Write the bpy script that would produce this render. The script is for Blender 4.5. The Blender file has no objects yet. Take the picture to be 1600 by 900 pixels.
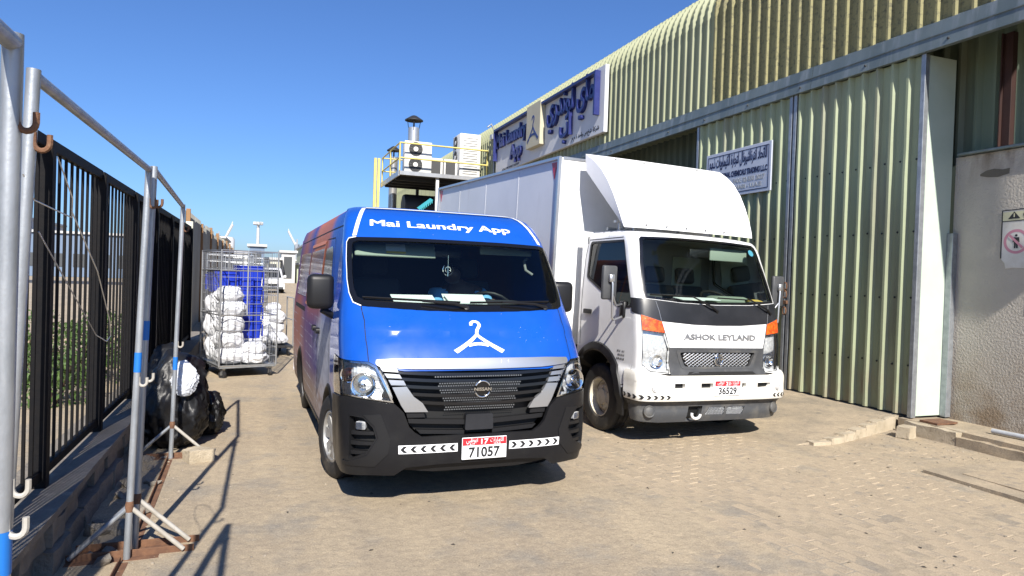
import bpy, bmesh, math, random
from mathutils import Vector, Matrix
from mathutils.geometry import delaunay_2d_cdt
random.seed(7)
R = math.radians
scn = bpy.context.scene
COL = scn.collection

# ------------------------------------------------------------------ camera
FPX, CAMH = 1067.0, 1.65
YAW, PITCH, ROLL = math.atan(395/FPX), math.atan(16/FPX), 0.033
_f = Vector((math.sin(YAW)*math.cos(PITCH), math.cos(YAW)*math.cos(PITCH), -math.sin(PITCH)))
_r = Vector((math.cos(YAW), -math.sin(YAW), 0)); _u = _r.cross(_f)
_r2 = _r*math.cos(ROLL)+_u*math.sin(ROLL); _u2 = _u*math.cos(ROLL)-_r*math.sin(ROLL)
cam = bpy.data.objects.new('camera', bpy.data.cameras.new('camera')); COL.objects.link(cam)
cam.matrix_world = Matrix(((_r2.x, _u2.x, -_f.x, 0), (_r2.y, _u2.y, -_f.y, 0), (_r2.z, _u2.z, -_f.z, CAMH), (0, 0, 0, 1)))
cam.data.sensor_width = 36; cam.data.lens = FPX/1600*36; cam.data.clip_start = .05; cam.data.clip_end = 6000
scn.camera = cam

# ------------------------------------------------------------------ sky, sun, exposure
SUN_EL, SUN_AZ = R(38.6), math.atan2(-0.156, -0.988)
world = bpy.data.worlds.new('World'); scn.world = world; world.use_nodes = True
wn = world.node_tree.nodes; wl = world.node_tree.links
bg = wn['Background']; sky = wn.new('ShaderNodeTexSky'); sky.sky_type = 'NISHITA'; sky.sun_disc = False
sky.sun_elevation = SUN_EL; sky.sun_rotation = SUN_AZ % (2*math.pi); sky.altitude = 0; sky.air_density = 1.0; sky.dust_density = 0.6; sky.ozone_density = 6.0
tint = wn.new('ShaderNodeMix'); tint.data_type = 'RGBA'; tint.blend_type = 'MULTIPLY'; tint.inputs[0].default_value = 1; tint.inputs[7].default_value = (.60, .755, 1, 1)   # camera white balance
wl.new(sky.outputs[0], tint.inputs[6]); wl.new(tint.outputs[2], bg.inputs[0]); bg.inputs[1].default_value = 0.085
sl = bpy.data.lights.new('sun', 'SUN'); sl.energy = 4.8; sl.angle = R(.53); sl.color = (1, .945, .86)
sun = bpy.data.objects.new('sun', sl); COL.objects.link(sun); sun.location = (-3, -20, 18)
sd = Vector((math.sin(SUN_AZ)*math.cos(SUN_EL), math.cos(SUN_AZ)*math.cos(SUN_EL), math.sin(SUN_EL)))
sun.rotation_euler = sd.to_track_quat('Z', 'Y').to_euler()
scn.view_settings.view_transform = 'Standard'; scn.view_settings.look = 'None'
scn.view_settings.exposure = 0.8; scn.view_settings.gamma = 1.0; scn.view_settings.use_curve_mapping = False
scn.cycles.max_bounces = 8; scn.cycles.transparent_max_bounces = 24
scn.cycles.caustics_reflective = False; scn.cycles.caustics_refractive = False

# ------------------------------------------------------------------ helpers
class MB:
    """collects shapes and builds ONE mesh object"""
    def __init__(s): s.v = []; s.f = []; s.m = []
    def add(s, vs, fs, mi=0, mx=None):
        o = len(s.v)
        s.v += [tuple(mx @ Vector(p)) for p in vs] if mx is not None else [tuple(p) for p in vs]
        s.f += [tuple(i+o for i in f) for f in fs]; s.m += [mi]*len(fs); return s
    def box(s, x0, x1, y0, y1, z0, z1, mi=0, mx=None):
        v = [(x, y, z) for z in (z0, z1) for y in (y0, y1) for x in (x0, x1)]
        return s.add(v, [(0, 2, 3, 1), (4, 5, 7, 6), (0, 1, 5, 4), (2, 6, 7, 3), (0, 4, 6, 2), (1, 3, 7, 5)], mi, mx)
    def bbox(s, x0, x1, y0, y1, z0, z1, b=.01, seg=1, mi=0, mx=None):
        bm = bmesh.new(); bmesh.ops.create_cube(bm, size=1)
        for v in bm.verts: v.co = Vector(((x0+x1)/2+v.co.x*(x1-x0), (y0+y1)/2+v.co.y*(y1-y0), (z0+z1)/2+v.co.z*(z1-z0)))
        bmesh.ops.bevel(bm, geom=bm.edges[:], offset=b, segments=seg, profile=.5, affect='EDGES')
        return s.bm(bm, mi, mx)
    def bm(s, bm, mi=0, mx=None):
        bm.verts.index_update(); s.add([v.co[:] for v in bm.verts], [[v.index for v in f.verts] for f in bm.faces], mi, mx); bm.free(); return s
    def tube(s, pts, r, n=8, mi=0, cap=True, mx=None, closed=False):
        pts = [Vector(p) for p in pts]; k = len(pts); rr = r if isinstance(r, (list, tuple)) else [r]*k
        vs = []; ref = None
        for i, p in enumerate(pts):
            if closed: t = pts[(i+1) % k]-pts[i-1]
            else: t = (pts[min(i+1, k-1)]-pts[max(i-1, 0)])
            t = t.normalized() if t.length > 1e-9 else Vector((0, 0, 1))
            if ref is None: ref = t.orthogonal().normalized()
            ref = (ref-t*ref.dot(t)); ref = ref.normalized() if ref.length > 1e-6 else t.orthogonal().normalized()
            b = t.cross(ref)
            for j in range(n):
                a = 2*math.pi*j/n; vs.append(p+(ref*math.cos(a)+b*math.sin(a))*rr[i])
        fs = []
        for i in range(k if closed else k-1):
            for j in range(n):
                a, b2 = i*n+j, i*n+(j+1) % n; c = ((i+1) % k)*n
                fs.append((a, b2, c+(j+1) % n, c+j))
        if cap and not closed: fs += [tuple(range(n))[::-1], tuple(range((k-1)*n, k*n))]
        return s.add(vs, fs, mi, mx)
    def lathe(s, prof, n=24, mi=0, mx=None, arc=2*math.pi, cap=False):
        """profile (radius, height) about Z"""
        vs = []; full = abs(arc-2*math.pi) < 1e-6; m = n if full else n+1
        for (r, h) in prof:
            for j in range(m):
                a = arc*j/n; vs.append((r*math.cos(a), r*math.sin(a), h))
        fs = []
        for i in range(len(prof)-1):
            for j in range(n):
                j2 = (j+1) % m; fs.append((i*m+j, i*m+j2, (i+1)*m+j2, (i+1)*m+j))
        if cap: fs += [tuple(range(m))[::-1], tuple(range((len(prof)-1)*m, len(prof)*m))]
        return s.add(vs, fs, mi, mx)
    def prism(s, poly, h0, h1, mi=0, mx=None):
        """polygon (a, b) extruded along the third axis; mx places it"""
        n = len(poly); vs = [(a, b, h0) for a, b in poly]+[(a, b, h1) for a, b in poly]
        fs = [tuple(range(n))[::-1], tuple(range(n, 2*n))]+[(i, (i+1) % n, n+(i+1) % n, n+i) for i in range(n)]
        return s.add(vs, fs, mi, mx)
    def loft(s, rows, mi=0, closed=False, caps=False, mx=None):
        n = len(rows[0]); vs = [p for r_ in rows for p in r_]; fs = []
        for i in range(len(rows)-1):
            for j in range(n if closed else n-1):
                a = i*n+j; b = i*n+(j+1) % n; fs.append((a, b, b+n, a+n))
        if caps: fs += [tuple(range(n))[::-1], tuple(range((len(rows)-1)*n, len(rows)*n))]
        return s.add(vs, fs, mi, mx)
    def build(s, name, mats, parent=None, smooth=None, fix=False):
        me = bpy.data.meshes.new(name); me.from_pydata(s.v, [], s.f)
        for m in (mats if isinstance(mats, (list, tuple)) else [mats]): me.materials.append(MAT[m])
        if any(s.m): me.polygons.foreach_set('material_index', s.m)
        if fix:
            b = bmesh.new(); b.from_mesh(me); bmesh.ops.recalc_face_normals(b, faces=b.faces[:]); b.to_mesh(me); b.free()
        if smooth is not None:
            me.shade_smooth(); me.set_sharp_from_angle(angle=R(smooth))
        me.update()
        o = bpy.data.objects.new(name, me); COL.objects.link(o)
        if parent: o.parent = parent
        return o
def empty(name, loc=(0, 0, 0), rz=0.0, parent=None):
    o = bpy.data.objects.new(name, None); COL.objects.link(o); o.location = loc; o.rotation_euler = (0, 0, rz); o.empty_display_size = .2
    if parent: o.parent = parent
    return o
def tag(o, label=None, cat=None, group=None, kind=None):
    if label: o['label'] = label
    if cat: o['category'] = cat
    if group: o['group'] = group
    if kind: o['kind'] = kind
    return o
def inst(src, name, parent=None, loc=None, rot=None, scale=None):
    o = src.copy(); o.name = name; COL.objects.link(o); o.parent = parent
    if loc is not None: o.location = loc
    if rot is not None: o.rotation_euler = rot
    if scale is not None: o.scale = scale
    return o
def copy_tree(o, parent=None):
    c = o.copy(); COL.objects.link(c); c.parent = parent
    for ch in list(o.children): copy_tree(ch, c)
    return c
def T(x=0, y=0, z=0, rx=0, ry=0, rz=0, s=None):
    m = Matrix.Translation((x, y, z)) @ Matrix.Rotation(rz, 4, 'Z') @ Matrix.Rotation(ry, 4, 'Y') @ Matrix.Rotation(rx, 4, 'X')
    if s: m = m @ Matrix.Diagonal((s[0], s[1], s[2], 1))
    return m
def patch2d(outer, holes=(), du=.06, dv=.06):
    """polygon with holes cut into a grid -> (list of (a, b), faces)"""
    vs = []; es = []
    for loop in [outer]+list(holes):
        o = len(vs); n = len(loop); vs += [Vector(p) for p in loop]; es += [(o+i, o+(i+1) % n) for i in range(n)]
    v2, e2, f2 = delaunay_2d_cdt(vs, es, [], 0, 1e-6)[:3]
    bm = bmesh.new(); bv = [bm.verts.new((p[0], p[1], 0)) for p in v2]
    def inside(pt, loop):
        x, y = pt; c = False; j = len(loop)-1
        for i in range(len(loop)):
            (x1, y1), (x2, y2) = loop[i][:2], loop[j][:2]
            if (y1 > y) != (y2 > y) and x < (x2-x1)*(y-y1)/(y2-y1)+x1: c = not c
            j = i
        return c
    for f in f2:
        ct = sum((v2[i] for i in f), Vector((0, 0)))/len(f)
        if not inside(ct, outer) or any(inside(ct, h) for h in holes): continue
        try: bm.faces.new([bv[i] for i in f])
        except ValueError: pass
    for ax, d in ((0, du), (1, dv)):
        if not d: continue
        lo = min(v.co[ax] for v in bm.verts); hi = max(v.co[ax] for v in bm.verts)
        k = math.floor(lo/d)+1
        while k*d < hi-1e-5:
            co = [0, 0, 0]; no = [0, 0, 0]; co[ax] = k*d; no[ax] = 1
            bmesh.ops.bisect_plane(bm, geom=bm.verts[:]+bm.edges[:]+bm.faces[:], dist=1e-5, plane_co=co, plane_no=no); k += 1
    # join the triangles inside each grid cell again
    def online(e):
        a, b = e.verts[0].co, e.verts[1].co
        for ax, d in ((0, du), (1, dv)):
            if d and abs(a[ax]-b[ax]) < 1e-5 and abs(a[ax]/d-round(a[ax]/d))*d < 2e-5: return True
        return False
    bmesh.ops.dissolve_edges(bm, edges=[e for e in bm.edges if len(e.link_faces) == 2 and not online(e)], use_verts=False, use_face_split=False)
    for v in [v for v in bm.verts if not v.link_faces]: bm.verts.remove(v)
    for f in bm.faces:
        if f.normal.z < 0: f.normal_flip()
    bm.verts.index_update(); bm.faces.index_update()
    out = ([(v.co.x, v.co.y) for v in bm.verts], [tuple(v.index for v in f.verts) for f in bm.faces],
           [(e.verts[0].index, e.verts[1].index) if e.link_loops[0].vert == e.verts[0] else (e.verts[1].index, e.verts[0].index) for e in bm.edges if len(e.link_faces) == 1])
    bm.free(); return out
def mirror(poly): return [(-a, b) for a, b in poly][::-1]
def rnd_poly(poly, r=.02, n=3):
    """round the corners of a polygon"""
    out = []; k = len(poly)
    for i in range(k):
        p = Vector(poly[i]); a = Vector(poly[i-1]); b = Vector(poly[(i+1) % k])
        da = (a-p); db = (b-p); q = min(r, da.length*.45, db.length*.45)
        p0 = p+da.normalized()*q; p1 = p+db.normalized()*q
        for j in range(n+1):
            t = j/n; out.append(tuple((p0*(1-t)**2)+(p*2*t*(1-t))+(p1*t*t)))
    return out
# text as flat mesh data; Arabic letters are joined here because text curves do not shape them
_AR = {'ا': (0xFE8D, 2), 'أ': (0xFE83, 2), 'إ': (0xFE87, 2), 'ب': (0xFE8F, 4), 'ة': (0xFE93, 2), 'ت': (0xFE95, 4), 'ج': (0xFE9D, 4), 'ح': (0xFEA1, 4), 'خ': (0xFEA5, 4), 'د': (0xFEA9, 2), 'ذ': (0xFEAB, 2), 'ر': (0xFEAD, 2), 'ز': (0xFEAF, 2),
       'س': (0xFEB1, 4), 'ش': (0xFEB5, 4), 'ظ': (0xFEC5, 4), 'غ': (0xFECD, 4), 'ف': (0xFED1, 4), 'ق': (0xFED5, 4), 'ك': (0xFED9, 4), 'ل': (0xFEDD, 4), 'م': (0xFEE1, 4), 'ن': (0xFEE5, 4), 'ه': (0xFEE9, 4), 'و': (0xFEED, 2), 'ي': (0xFEF1, 4)}
def arabic(s):
    out = []; n = len(s)
    for i, ch in enumerate(s):
        if ch not in _AR: out.append(ch); continue
        b, k = _AR[ch]
        prev = i > 0 and s[i-1] in _AR and _AR[s[i-1]][1] == 4
        nxt = k == 4 and i+1 < n and s[i+1] in _AR
        out.append(chr(b+(3 if prev and nxt else 2 if nxt else 1 if prev else 0)))
    return ''.join(out)[::-1]
def text_poly(body, size, bold=0.0, width=None, align='CENTER', shear=0.0, extrude=0.0, spacing=1.0):
    cu = bpy.data.curves.new('txt', 'FONT'); cu.body = body; cu.size = size; cu.align_x = align; cu.align_y = 'CENTER'
    cu.offset = bold; cu.shear = shear; cu.extrude = extrude; cu.resolution_u = 3; cu.space_character = spacing
    o = bpy.data.objects.new('txt', cu); COL.objects.link(o); dg = bpy.context.evaluated_depsgraph_get()
    me = bpy.data.meshes.new_from_object(o.evaluated_get(dg)); bpy.data.objects.remove(o); bpy.data.curves.remove(cu)
    vs = [v.co.copy() for v in me.vertices]; fs = [tuple(p.vertices) for p in me.polygons]; bpy.data.meshes.remove(me)
    if vs:
        x0 = min(v.x for v in vs); x1 = max(v.x for v in vs); y0 = min(v.y for v in vs); y1 = max(v.y for v in vs)
        sx = width/(x1-x0) if width else 1.0
        cx = (x0+x1)/2 if align == 'CENTER' else x0
        for v in vs: v.x = (v.x-cx)*sx; v.y -= (y0+y1)/2
    return vs, fs
def frame(o, ax, ay):
    """matrix taking local x, y to world directions ax, ay at origin o (z = their cross product)"""
    ax = Vector(ax).normalized(); az = ax.cross(Vector(ay)).normalized(); ay = az.cross(ax)
    return Matrix(((ax.x, ay.x, az.x, o[0]), (ax.y, ay.y, az.y, o[1]), (ax.z, ay.z, az.z, o[2]), (0, 0, 0, 1)))
def text_obj(name, body, size, mx, mat, parent=None, **kw):
    vs, fs = text_poly(body, size, **kw); m = MB(); m.add(vs, fs, 0, mx); return m.build(name, mat, parent)

# ------------------------------------------------------------------ materials
MAT = {}
def _mix(nt, fac, a, b, typ='MIX'):
    n = nt.nodes.new('ShaderNodeMix'); n.data_type = 'RGBA'; n.blend_type = typ
    for sock, val in ((0, fac), (6, a), (7, b)):
        if hasattr(val, 'is_output'): nt.links.new(val, n.inputs[sock])
        else: n.inputs[sock].default_value = val if sock == 0 else (*val[:3], 1)
    return n.outputs[2]
def _noise(nt, scale, detail=5, rough=.55, mscale=(1, 1, 1), co='Object'):
    tc = nt.nodes.new('ShaderNodeTexCoord'); mp = nt.nodes.new('ShaderNodeMapping'); mp.inputs['Scale'].default_value = mscale
    n = nt.nodes.new('ShaderNodeTexNoise'); n.inputs['Scale'].default_value = scale; n.inputs['Detail'].default_value = detail; n.inputs['Roughness'].default_value = rough
    nt.links.new(tc.outputs[co], mp.inputs[0]); nt.links.new(mp.outputs[0], n.inputs[0]); return n.outputs[0]
def _ramp(nt, x, p0, p1, c0=(0, 0, 0), c1=(1, 1, 1)):
    n = nt.nodes.new('ShaderNodeValToRGB'); e = n.color_ramp.elements
    e[0].position = p0; e[1].position = p1; e[0].color = (*c0, 1); e[1].color = (*c1, 1); nt.links.new(x, n.inputs[0]); return n.outputs[0]
def M(name, col, rough=.5, metal=0.0, col2=None, ns=4.0, lo=.4, hi=.65, ms=(1, 1, 1), col3=None, ns3=1.0, lo3=.55, hi3=.7, ms3=(1, 1, 1),
      bump=0.0, bs=60.0, bdist=.01, coat=0.0, spec=.5, emit=None, rr=None, alpha=None, trans=0.0):
    m = bpy.data.materials.new(name); m.use_nodes = True; nt = m.node_tree; b = nt.nodes['Principled BSDF']
    b.inputs['Base Color'].default_value = (*col, 1); b.inputs['Roughness'].default_value = rough; b.inputs['Metallic'].default_value = metal
    b.inputs['Coat Weight'].default_value = coat; b.inputs['Coat Roughness'].default_value = .06; b.inputs['Specular IOR Level'].default_value = spec
    if trans: b.inputs['Transmission Weight'].default_value = trans
    c = None
    if col2 is not None:
        n = _noise(nt, ns, 6, .6, ms); c = _mix(nt, _ramp(nt, n, lo, hi), col, col2)
    if col3 is not None:
        n3 = _noise(nt, ns3, 8, .65, ms3); c = _mix(nt, _ramp(nt, n3, lo3, hi3), c if c is not None else col, col3)
    if c is not None: nt.links.new(c, b.inputs['Base Color'])
    if rr:
        n = _noise(nt, rr[2], 5); q = nt.nodes.new('ShaderNodeMapRange'); q.inputs[3].default_value = rr[0]; q.inputs[4].default_value = rr[1]
        q.inputs[1].default_value = .3; q.inputs[2].default_value = .7
        nt.links.new(n, q.inputs[0]); nt.links.new(q.outputs[0], b.inputs['Roughness'])
    if bump:
        bn = nt.nodes.new('ShaderNodeBump'); bn.inputs['Strength'].default_value = bump; bn.inputs['Distance'].default_value = bdist
        nt.links.new(_noise(nt, bs, 6, .6), bn.inputs['Height']); nt.links.new(bn.outputs[0], b.inputs['Normal'])
    if emit: b.inputs['Emission Color'].default_value = (*emit[:3], 1); b.inputs['Emission Strength'].default_value = emit[3]
    MAT[name] = m; return m
def glass(name, tint, refl=1.0):
    m = bpy.data.materials.new(name); m.use_nodes = True; nt = m.node_tree; nt.nodes.remove(nt.nodes['Principled BSDF'])
    t = nt.nodes.new('ShaderNodeBsdfTransparent'); t.inputs[0].default_value = (*tint, 1)
    g = nt.nodes.new('ShaderNodeBsdfGlossy'); g.inputs['Roughness'].default_value = .015; g.inputs[0].default_value = (refl, refl, refl, 1)
    fr = nt.nodes.new('ShaderNodeFresnel'); fr.inputs[0].default_value = 1.5
    mx = nt.nodes.new('ShaderNodeMixShader'); nt.links.new(fr.outputs[0], mx.inputs[0]); nt.links.new(t.outputs[0], mx.inputs[1]); nt.links.new(g.outputs[0], mx.inputs[2])
    nt.links.new(mx.outputs[0], nt.nodes['Material Output'].inputs[0]); MAT[name] = m; return m
M('van_blue', (.005, .072, .40), .30, 0, (.006, .080, .43), ns=2.2, coat=.6, rr=(.25, .38, 6), col3=(.02, .085, .40), ns3=26, lo3=.68, hi3=.76)
M('van_stripe', (.75, .76, .78), .4)
M('white_decal', (.82, .83, .84), .45)
M('black_decal', (.012, .012, .014), .5)
M('red_plate', (.62, .02, .03), .45)
M('bumper_plastic', (.010, .010, .0115), .38, 0, (.018, .018, .018), ns=3, lo=.45, hi=.75, bump=.12, bs=350, bdist=.002, rr=(.28, .46, 5), spec=.24, col3=(.07, .062, .05), ns3=14, lo3=.68, hi3=.82)
M('grille_black', (.008, .008, .009), .22)
M('grille_deep', (.004, .004, .004), .7)
M('silver_trim', (.40, .405, .415), .30, .7)
M('chrome', (.78, .79, .80), .12, 1.0)
M('brushed', (.55, .555, .56), .30, .75)
M('rubber', (.014, .014, .015), .7, 0, (.10, .085, .065), ns=7, lo=.55, hi=.85, bump=.2, bs=80)
M('steel_wheel', (.42, .42, .41), .45, .6, (.22, .19, .15), ns=9, lo=.5, hi=.75)
M('cream_wheel', (.55, .51, .42), .55, 0, (.3, .25, .18), ns=8, lo=.5, hi=.75)
M('black_gloss', (.006, .006, .007), .12, coat=.3)
M('black_trim', (.010, .010, .011), .45, spec=.35)
M('interior_dark', (.035, .036, .038), .75)
M('interior_grey', (.20, .205, .20), .75)
M('interior_green', (.23, .27, .22), .7)
M('seat_fabric', (.06, .062, .068), .9, bump=.3, bs=200)
M('visor', (.30, .34, .29), .7)
M('paper', (.80, .83, .83), .8)
M('paper_yellow', (.75, .50, .10), .8)
M('lamp_reflector', (.80, .81, .82), .10, 1.0)
M('lamp_ribbed', (.80, .81, .82), .22, .35, (.55, .56, .58), ns=40, lo=.4, hi=.6, bump=.5, bs=45, bdist=.005)
M('amber', (.80, .13, .01), .25, 0, (.55, .05, .005), ns=26, lo=.42, hi=.6, coat=.5, bump=.6, bs=60, bdist=.005, col3=(.85, .45, .25), ns3=16, lo3=.62, hi3=.70)
M('amber_bulb', (.75, .28, .03), .3)
glass('lamp_lens', (.96, .97, .97)); glass('windscreen', (.78, .86, .82), .9); glass('dark_window', (.35, .38, .37), .9); glass('clear_window', (.80, .88, .84))
M('truck_white', (.80, .80, .79), .38, 0, (.74, .735, .72), ns=3, coat=.3, col3=(.52, .49, .43), ns3=22, lo3=.70, hi3=.82)
M('truck_box', (.68, .69, .70), .42, 0, (.63, .64, .65), ns=1.4, col3=(.50, .49, .48), ns3=3, lo3=.60, hi3=.8, ms3=(1, 1, .15))
M('fairing_white', (.84, .84, .83), .45, 0, (.80, .795, .78), ns=4, col3=(.6, .57, .52), ns3=9, lo3=.68, hi3=.8)
M('bumper_white', (.76, .745, .70), .5, 0, (.70, .67, .59), ns=5, col3=(.40, .35, .27), ns3=12, lo3=.66, hi3=.8)
M('panel_grey', (.050, .052, .056), .5, 0, (.070, .072, .075), ns=8, bump=.2, bs=300, bdist=.002)
M('panel_black', (.012, .013, .016), .4, 0, (.02, .021, .025), ns=4)
M('lower_grey', (.055, .058, .063), .6, 0, (.11, .105, .095), ns=6, lo=.45, hi=.7, bump=.2, bs=200, bdist=.002)
M('aluminium', (.55, .56, .57), .38, .9)
M('reflector_red', (.45, .015, .02), .3)
M('skin', (.10, .055, .035), .6); M('shirt_blue', (.16, .42, .72), .85); M('hair_black', (.01, .009, .008), .7)
# ------------------------------------------------------------------ vehicle skins
class Shell:
    """Vehicle skin: horizontal slices. (s, z): s runs round the front from the centre line and on along the side."""
    def __init__(self, prof, s1, s2, yj, y0):
        self.y0 = y0; self.p = prof; self.s1 = s1; self.s2 = s2; self.yj = yj; self.c = {}
    def at(self, z):
        P = self.p; n = len(P)
        if z <= P[0][0]: return P[0][1:]
        if z >= P[-1][0]: return P[-1][1:]
        i = 0
        while P[i+1][0] < z: i += 1
        a, b = P[i], P[i+1]; h = b[0]-a[0]; t = (z-a[0])/h
        out = []
        for k in range(1, len(a)):
            dl = (b[k]-a[k])/h
            m0 = dl if i == 0 else ((a[k]-P[i-1][k])/(a[0]-P[i-1][0])+dl)/2
            m1 = dl if i+2 >= n else ((P[i+2][k]-b[k])/(P[i+2][0]-b[0])+dl)/2
            if i > 0 and ((a[k]-P[i-1][k])*dl <= 0): m0 = 0
            if i+2 < n and ((P[i+2][k]-b[k])*dl <= 0): m1 = 0
            t2, t3 = t*t, t*t*t
            out.append((2*t3-3*t2+1)*a[k]+(t3-2*t2+t)*h*m0+(-2*t3+3*t2)*b[k]+(t3-t2)*h*m1)
        return out
    def curve(self, z):
        k = round(z*250)
        if k in self.c: return self.c[k]
        yf, w, d, p = self.at(k/250)
        N = 48; pts = []
        for i in range(N+1):
            # dense toward the corner
            th = i/N*math.pi/2
            x = w*math.sin(th)**(2/p) if th > 0 else 0.0
            y = yf+d*(1-max(0.0, math.cos(th))**(2/p))
            pts.append((x, y))
        # superellipse parameter starts with a jump in x: add points on the flat part
        x1 = pts[1][0]; flat = []
        for j in range(1, 12):
            x = x1*j/12; flat.append((x, yf+d*(1-max(0, 1-(x/w)**p)**(1/p))))
        pts = [pts[0]]+flat+pts[1:]
        L = [0.0]
        for a, b in zip(pts, pts[1:]): L.append(L[-1]+math.hypot(b[0]-a[0], b[1]-a[1]))
        self.c[k] = (pts, L, yf+d, w)
        return self.c[k]
    def raw(self, s, z):
        a = abs(s); pts, L, yc, w = self.curve(z)
        if a <= self.s1:
            q = a/self.s1*L[-1]
            lo, hi = 0, len(L)-1
            while hi-lo > 1:
                m = (lo+hi)//2
                if L[m] <= q: lo = m
                else: hi = m
            t = (q-L[lo])/max(1e-9, L[hi]-L[lo])
            x = pts[lo][0]+(pts[hi][0]-pts[lo][0])*t; y = pts[lo][1]+(pts[hi][1]-pts[lo][1])*t
        else:
            x = w; y0 = self.y0
            y = max(yc+(a-self.s1)*.02, y0+(self.yj-y0)*(a-self.s1)/(self.s2-self.s1) if a <= self.s2 else self.yj+a-self.s2)
        return (x if s >= 0 else -x, y, z)
    def pt(self, s, z, off=0.0):
        p = self.raw(s, z)
        if off == 0: return p
        n = self.nrm(s, z)
        return tuple(p[i]+n[i]*off for i in range(3))
    def nrm(self, s, z, e=0.012):
        a = self.raw(s+e, z); b = self.raw(s-e, z); c = self.raw(s, z+e); d = self.raw(s, z-e)
        u = [a[i]-b[i] for i in range(3)]; v = [c[i]-d[i] for i in range(3)]
        n = (u[1]*v[2]-u[2]*v[1], u[2]*v[0]-u[0]*v[2], u[0]*v[1]-u[1]*v[0])
        l = math.sqrt(n[0]**2+n[1]**2+n[2]**2) or 1
        return (n[0]/l, n[1]/l, n[2]/l)
VAN = Shell([(.16,.10,.86,.30,3.2),(.22,.045,.895,.32,3.2),(.30,.015,.915,.33,3.2),(.45,.0,.93,.34,3.2),(.75,.0,.935,.36,3.2),(.92,.012,.938,.38,3.1),
  (1.02,.035,.94,.40,3.0),(1.08,.065,.94,.40,2.9),(1.16,.115,.938,.40,2.8),(1.215,.160,.936,.385,2.8),(1.245,.171,.935,.38,2.8),(1.29,.210,.932,.365,2.8),(1.38,.305,.922,.32,2.8),(1.45,.385,.912,.27,2.9),
  (1.60,.505,.898,.24,3.0),(1.78,.645,.882,.22,3.0),(1.94,.775,.862,.21,3.0),(2.04,.875,.845,.21,3.0),(2.12,.975,.822,.21,3.0),(2.165,1.06,.80,.21,2.9),(2.20,1.17,.765,.22,2.8),(2.222,1.32,.71,.24,2.6)],1.06,1.45,.80,.36)
TRK = Shell([(.22,.06,.90,.16,4.),(.30,.03,.915,.17,4.),(.44,.01,.935,.18,4.),(.46,-.03,.95,.19,4.),(.60,-.03,.955,.19,4.),(.72,-.01,.95,.18,4.),(.76,.02,.93,.18,4.),(1.0,.035,.93,.18,3.8),(1.2,.06,.93,.18,3.6),(1.42,.10,.925,.19,3.5),
  (1.6,.17,.915,.19,3.5),(1.9,.30,.893,.18,3.5),(2.10,.40,.873,.17,3.4),(2.15,.45,.86,.17,3.1),(2.18,.53,.83,.18,2.9),(2.2,.66,.77,.2,2.7)],1.0,1.2,.40,.18)
# ------------------------------------------------------------------ ground
from mathutils import noise as mn
def fbm(x, y, s=1.0, o=4, z=0.0): return mn.fractal(Vector((x*s, y*s, z)), 1.0, 2.0, o)
def grain(nt, src):
    """fine sand speckle, dark grit and pale chips"""
    g = _ramp(nt, _noise(nt, 95, 6, .8), .36, .66, (.70, .69, .68), (1.22, 1.22, 1.2)); c = _mix(nt, 1.0, src, g, 'MULTIPLY')
    g2 = _ramp(nt, _noise(nt, 16, 6, .75), .35, .68, (.86, .86, .87), (1.10, 1.10, 1.08)); c = _mix(nt, 1.0, c, g2, 'MULTIPLY')
    c = _mix(nt, _ramp(nt, _noise(nt, 60, 4, .7), .66, .72), c, (.17, .145, .115))
    c = _mix(nt, _ramp(nt, _noise(nt, 75, 4, .7, (1, 1, 1.3)), .68, .74), c, (.60, .52, .40)); return c
def grain_on(name):
    nt = MAT[name].node_tree; b = nt.nodes['Principled BSDF']; nt.links.new(grain(nt, b.inputs['Base Color'].links[0].from_socket), b.inputs['Base Color'])
def ground_mat():
    m = M('ground_dust', (.46, .375, .262), .95, 0, (.40, .325, .232), ns=.9, lo=.35, hi=.65, col3=(.31, .275, .225), ns3=1.7, lo3=.50, hi3=.68)
    nt = m.node_tree; b = nt.nodes['Principled BSDF']; src = b.inputs['Base Color'].links[0].from_socket
    trk = _ramp(nt, _noise(nt, 2.2, 5, .6, (1, .10, 1)), .36, .66, (.88, .88, .89), (1.08, 1.07, 1.05)); c = grain(nt, _mix(nt, 1.0, src, trk, 'MULTIPLY'))
    oil = _ramp(nt, _noise(nt, 1.1, 3, .5, co='Object'), .70, .76); c = _mix(nt, oil, c, (.17, .15, .125))
    nt.links.new(c, b.inputs['Base Color'])
    bn = nt.nodes.new('ShaderNodeBump'); bn.inputs['Strength'].default_value = .75; bn.inputs['Distance'].default_value = .012
    bn2 = nt.nodes.new('ShaderNodeBump'); bn2.inputs['Strength'].default_value = .5; bn2.inputs['Distance'].default_value = .03
    nt.links.new(_noise(nt, 130, 8, .75), bn.inputs['Height']); nt.links.new(_noise(nt, 9, 6, .6), bn2.inputs['Height'])
    nt.links.new(bn2.outputs[0], bn.inputs['Normal']); nt.links.new(bn.outputs[0], b.inputs['Normal'])
ground_mat()
def ticks(lo, hi, d, ends, g=1.16):
    t = []; x = lo
    while x < hi: t.append(x); x += d
    t.append(hi); step = d; a = lo; pre = []
    while a > -ends: step *= g; a -= step; pre.append(a)
    step = d; a = hi; post = []
    while a < ends: step *= g; a += step; post.append(a)
    return pre[::-1]+t+post
PAV_A = R(-9); PAV_C = (4.2, 3.9)
def dust(x, y):
    """height of the sand over the paver tops: thick on the left, thin in the driveway"""
    t = min(1, max(0, (x-1.2)/2.6)); t = t*t*(3-2*t)
    f = min(1, max(0, (7.6-y)/1.2)); t *= f
    return .010-.0125*t+.0050*fbm(x, y, .9)+.0022*fbm(x, y, 6.0, 3, 3.1)
gx = ticks(-1.1, 7.3, .07, 2600); gy = ticks(1.2, 9.0, .07, 2600)
gm = MB(); W = len(gx)
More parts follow.
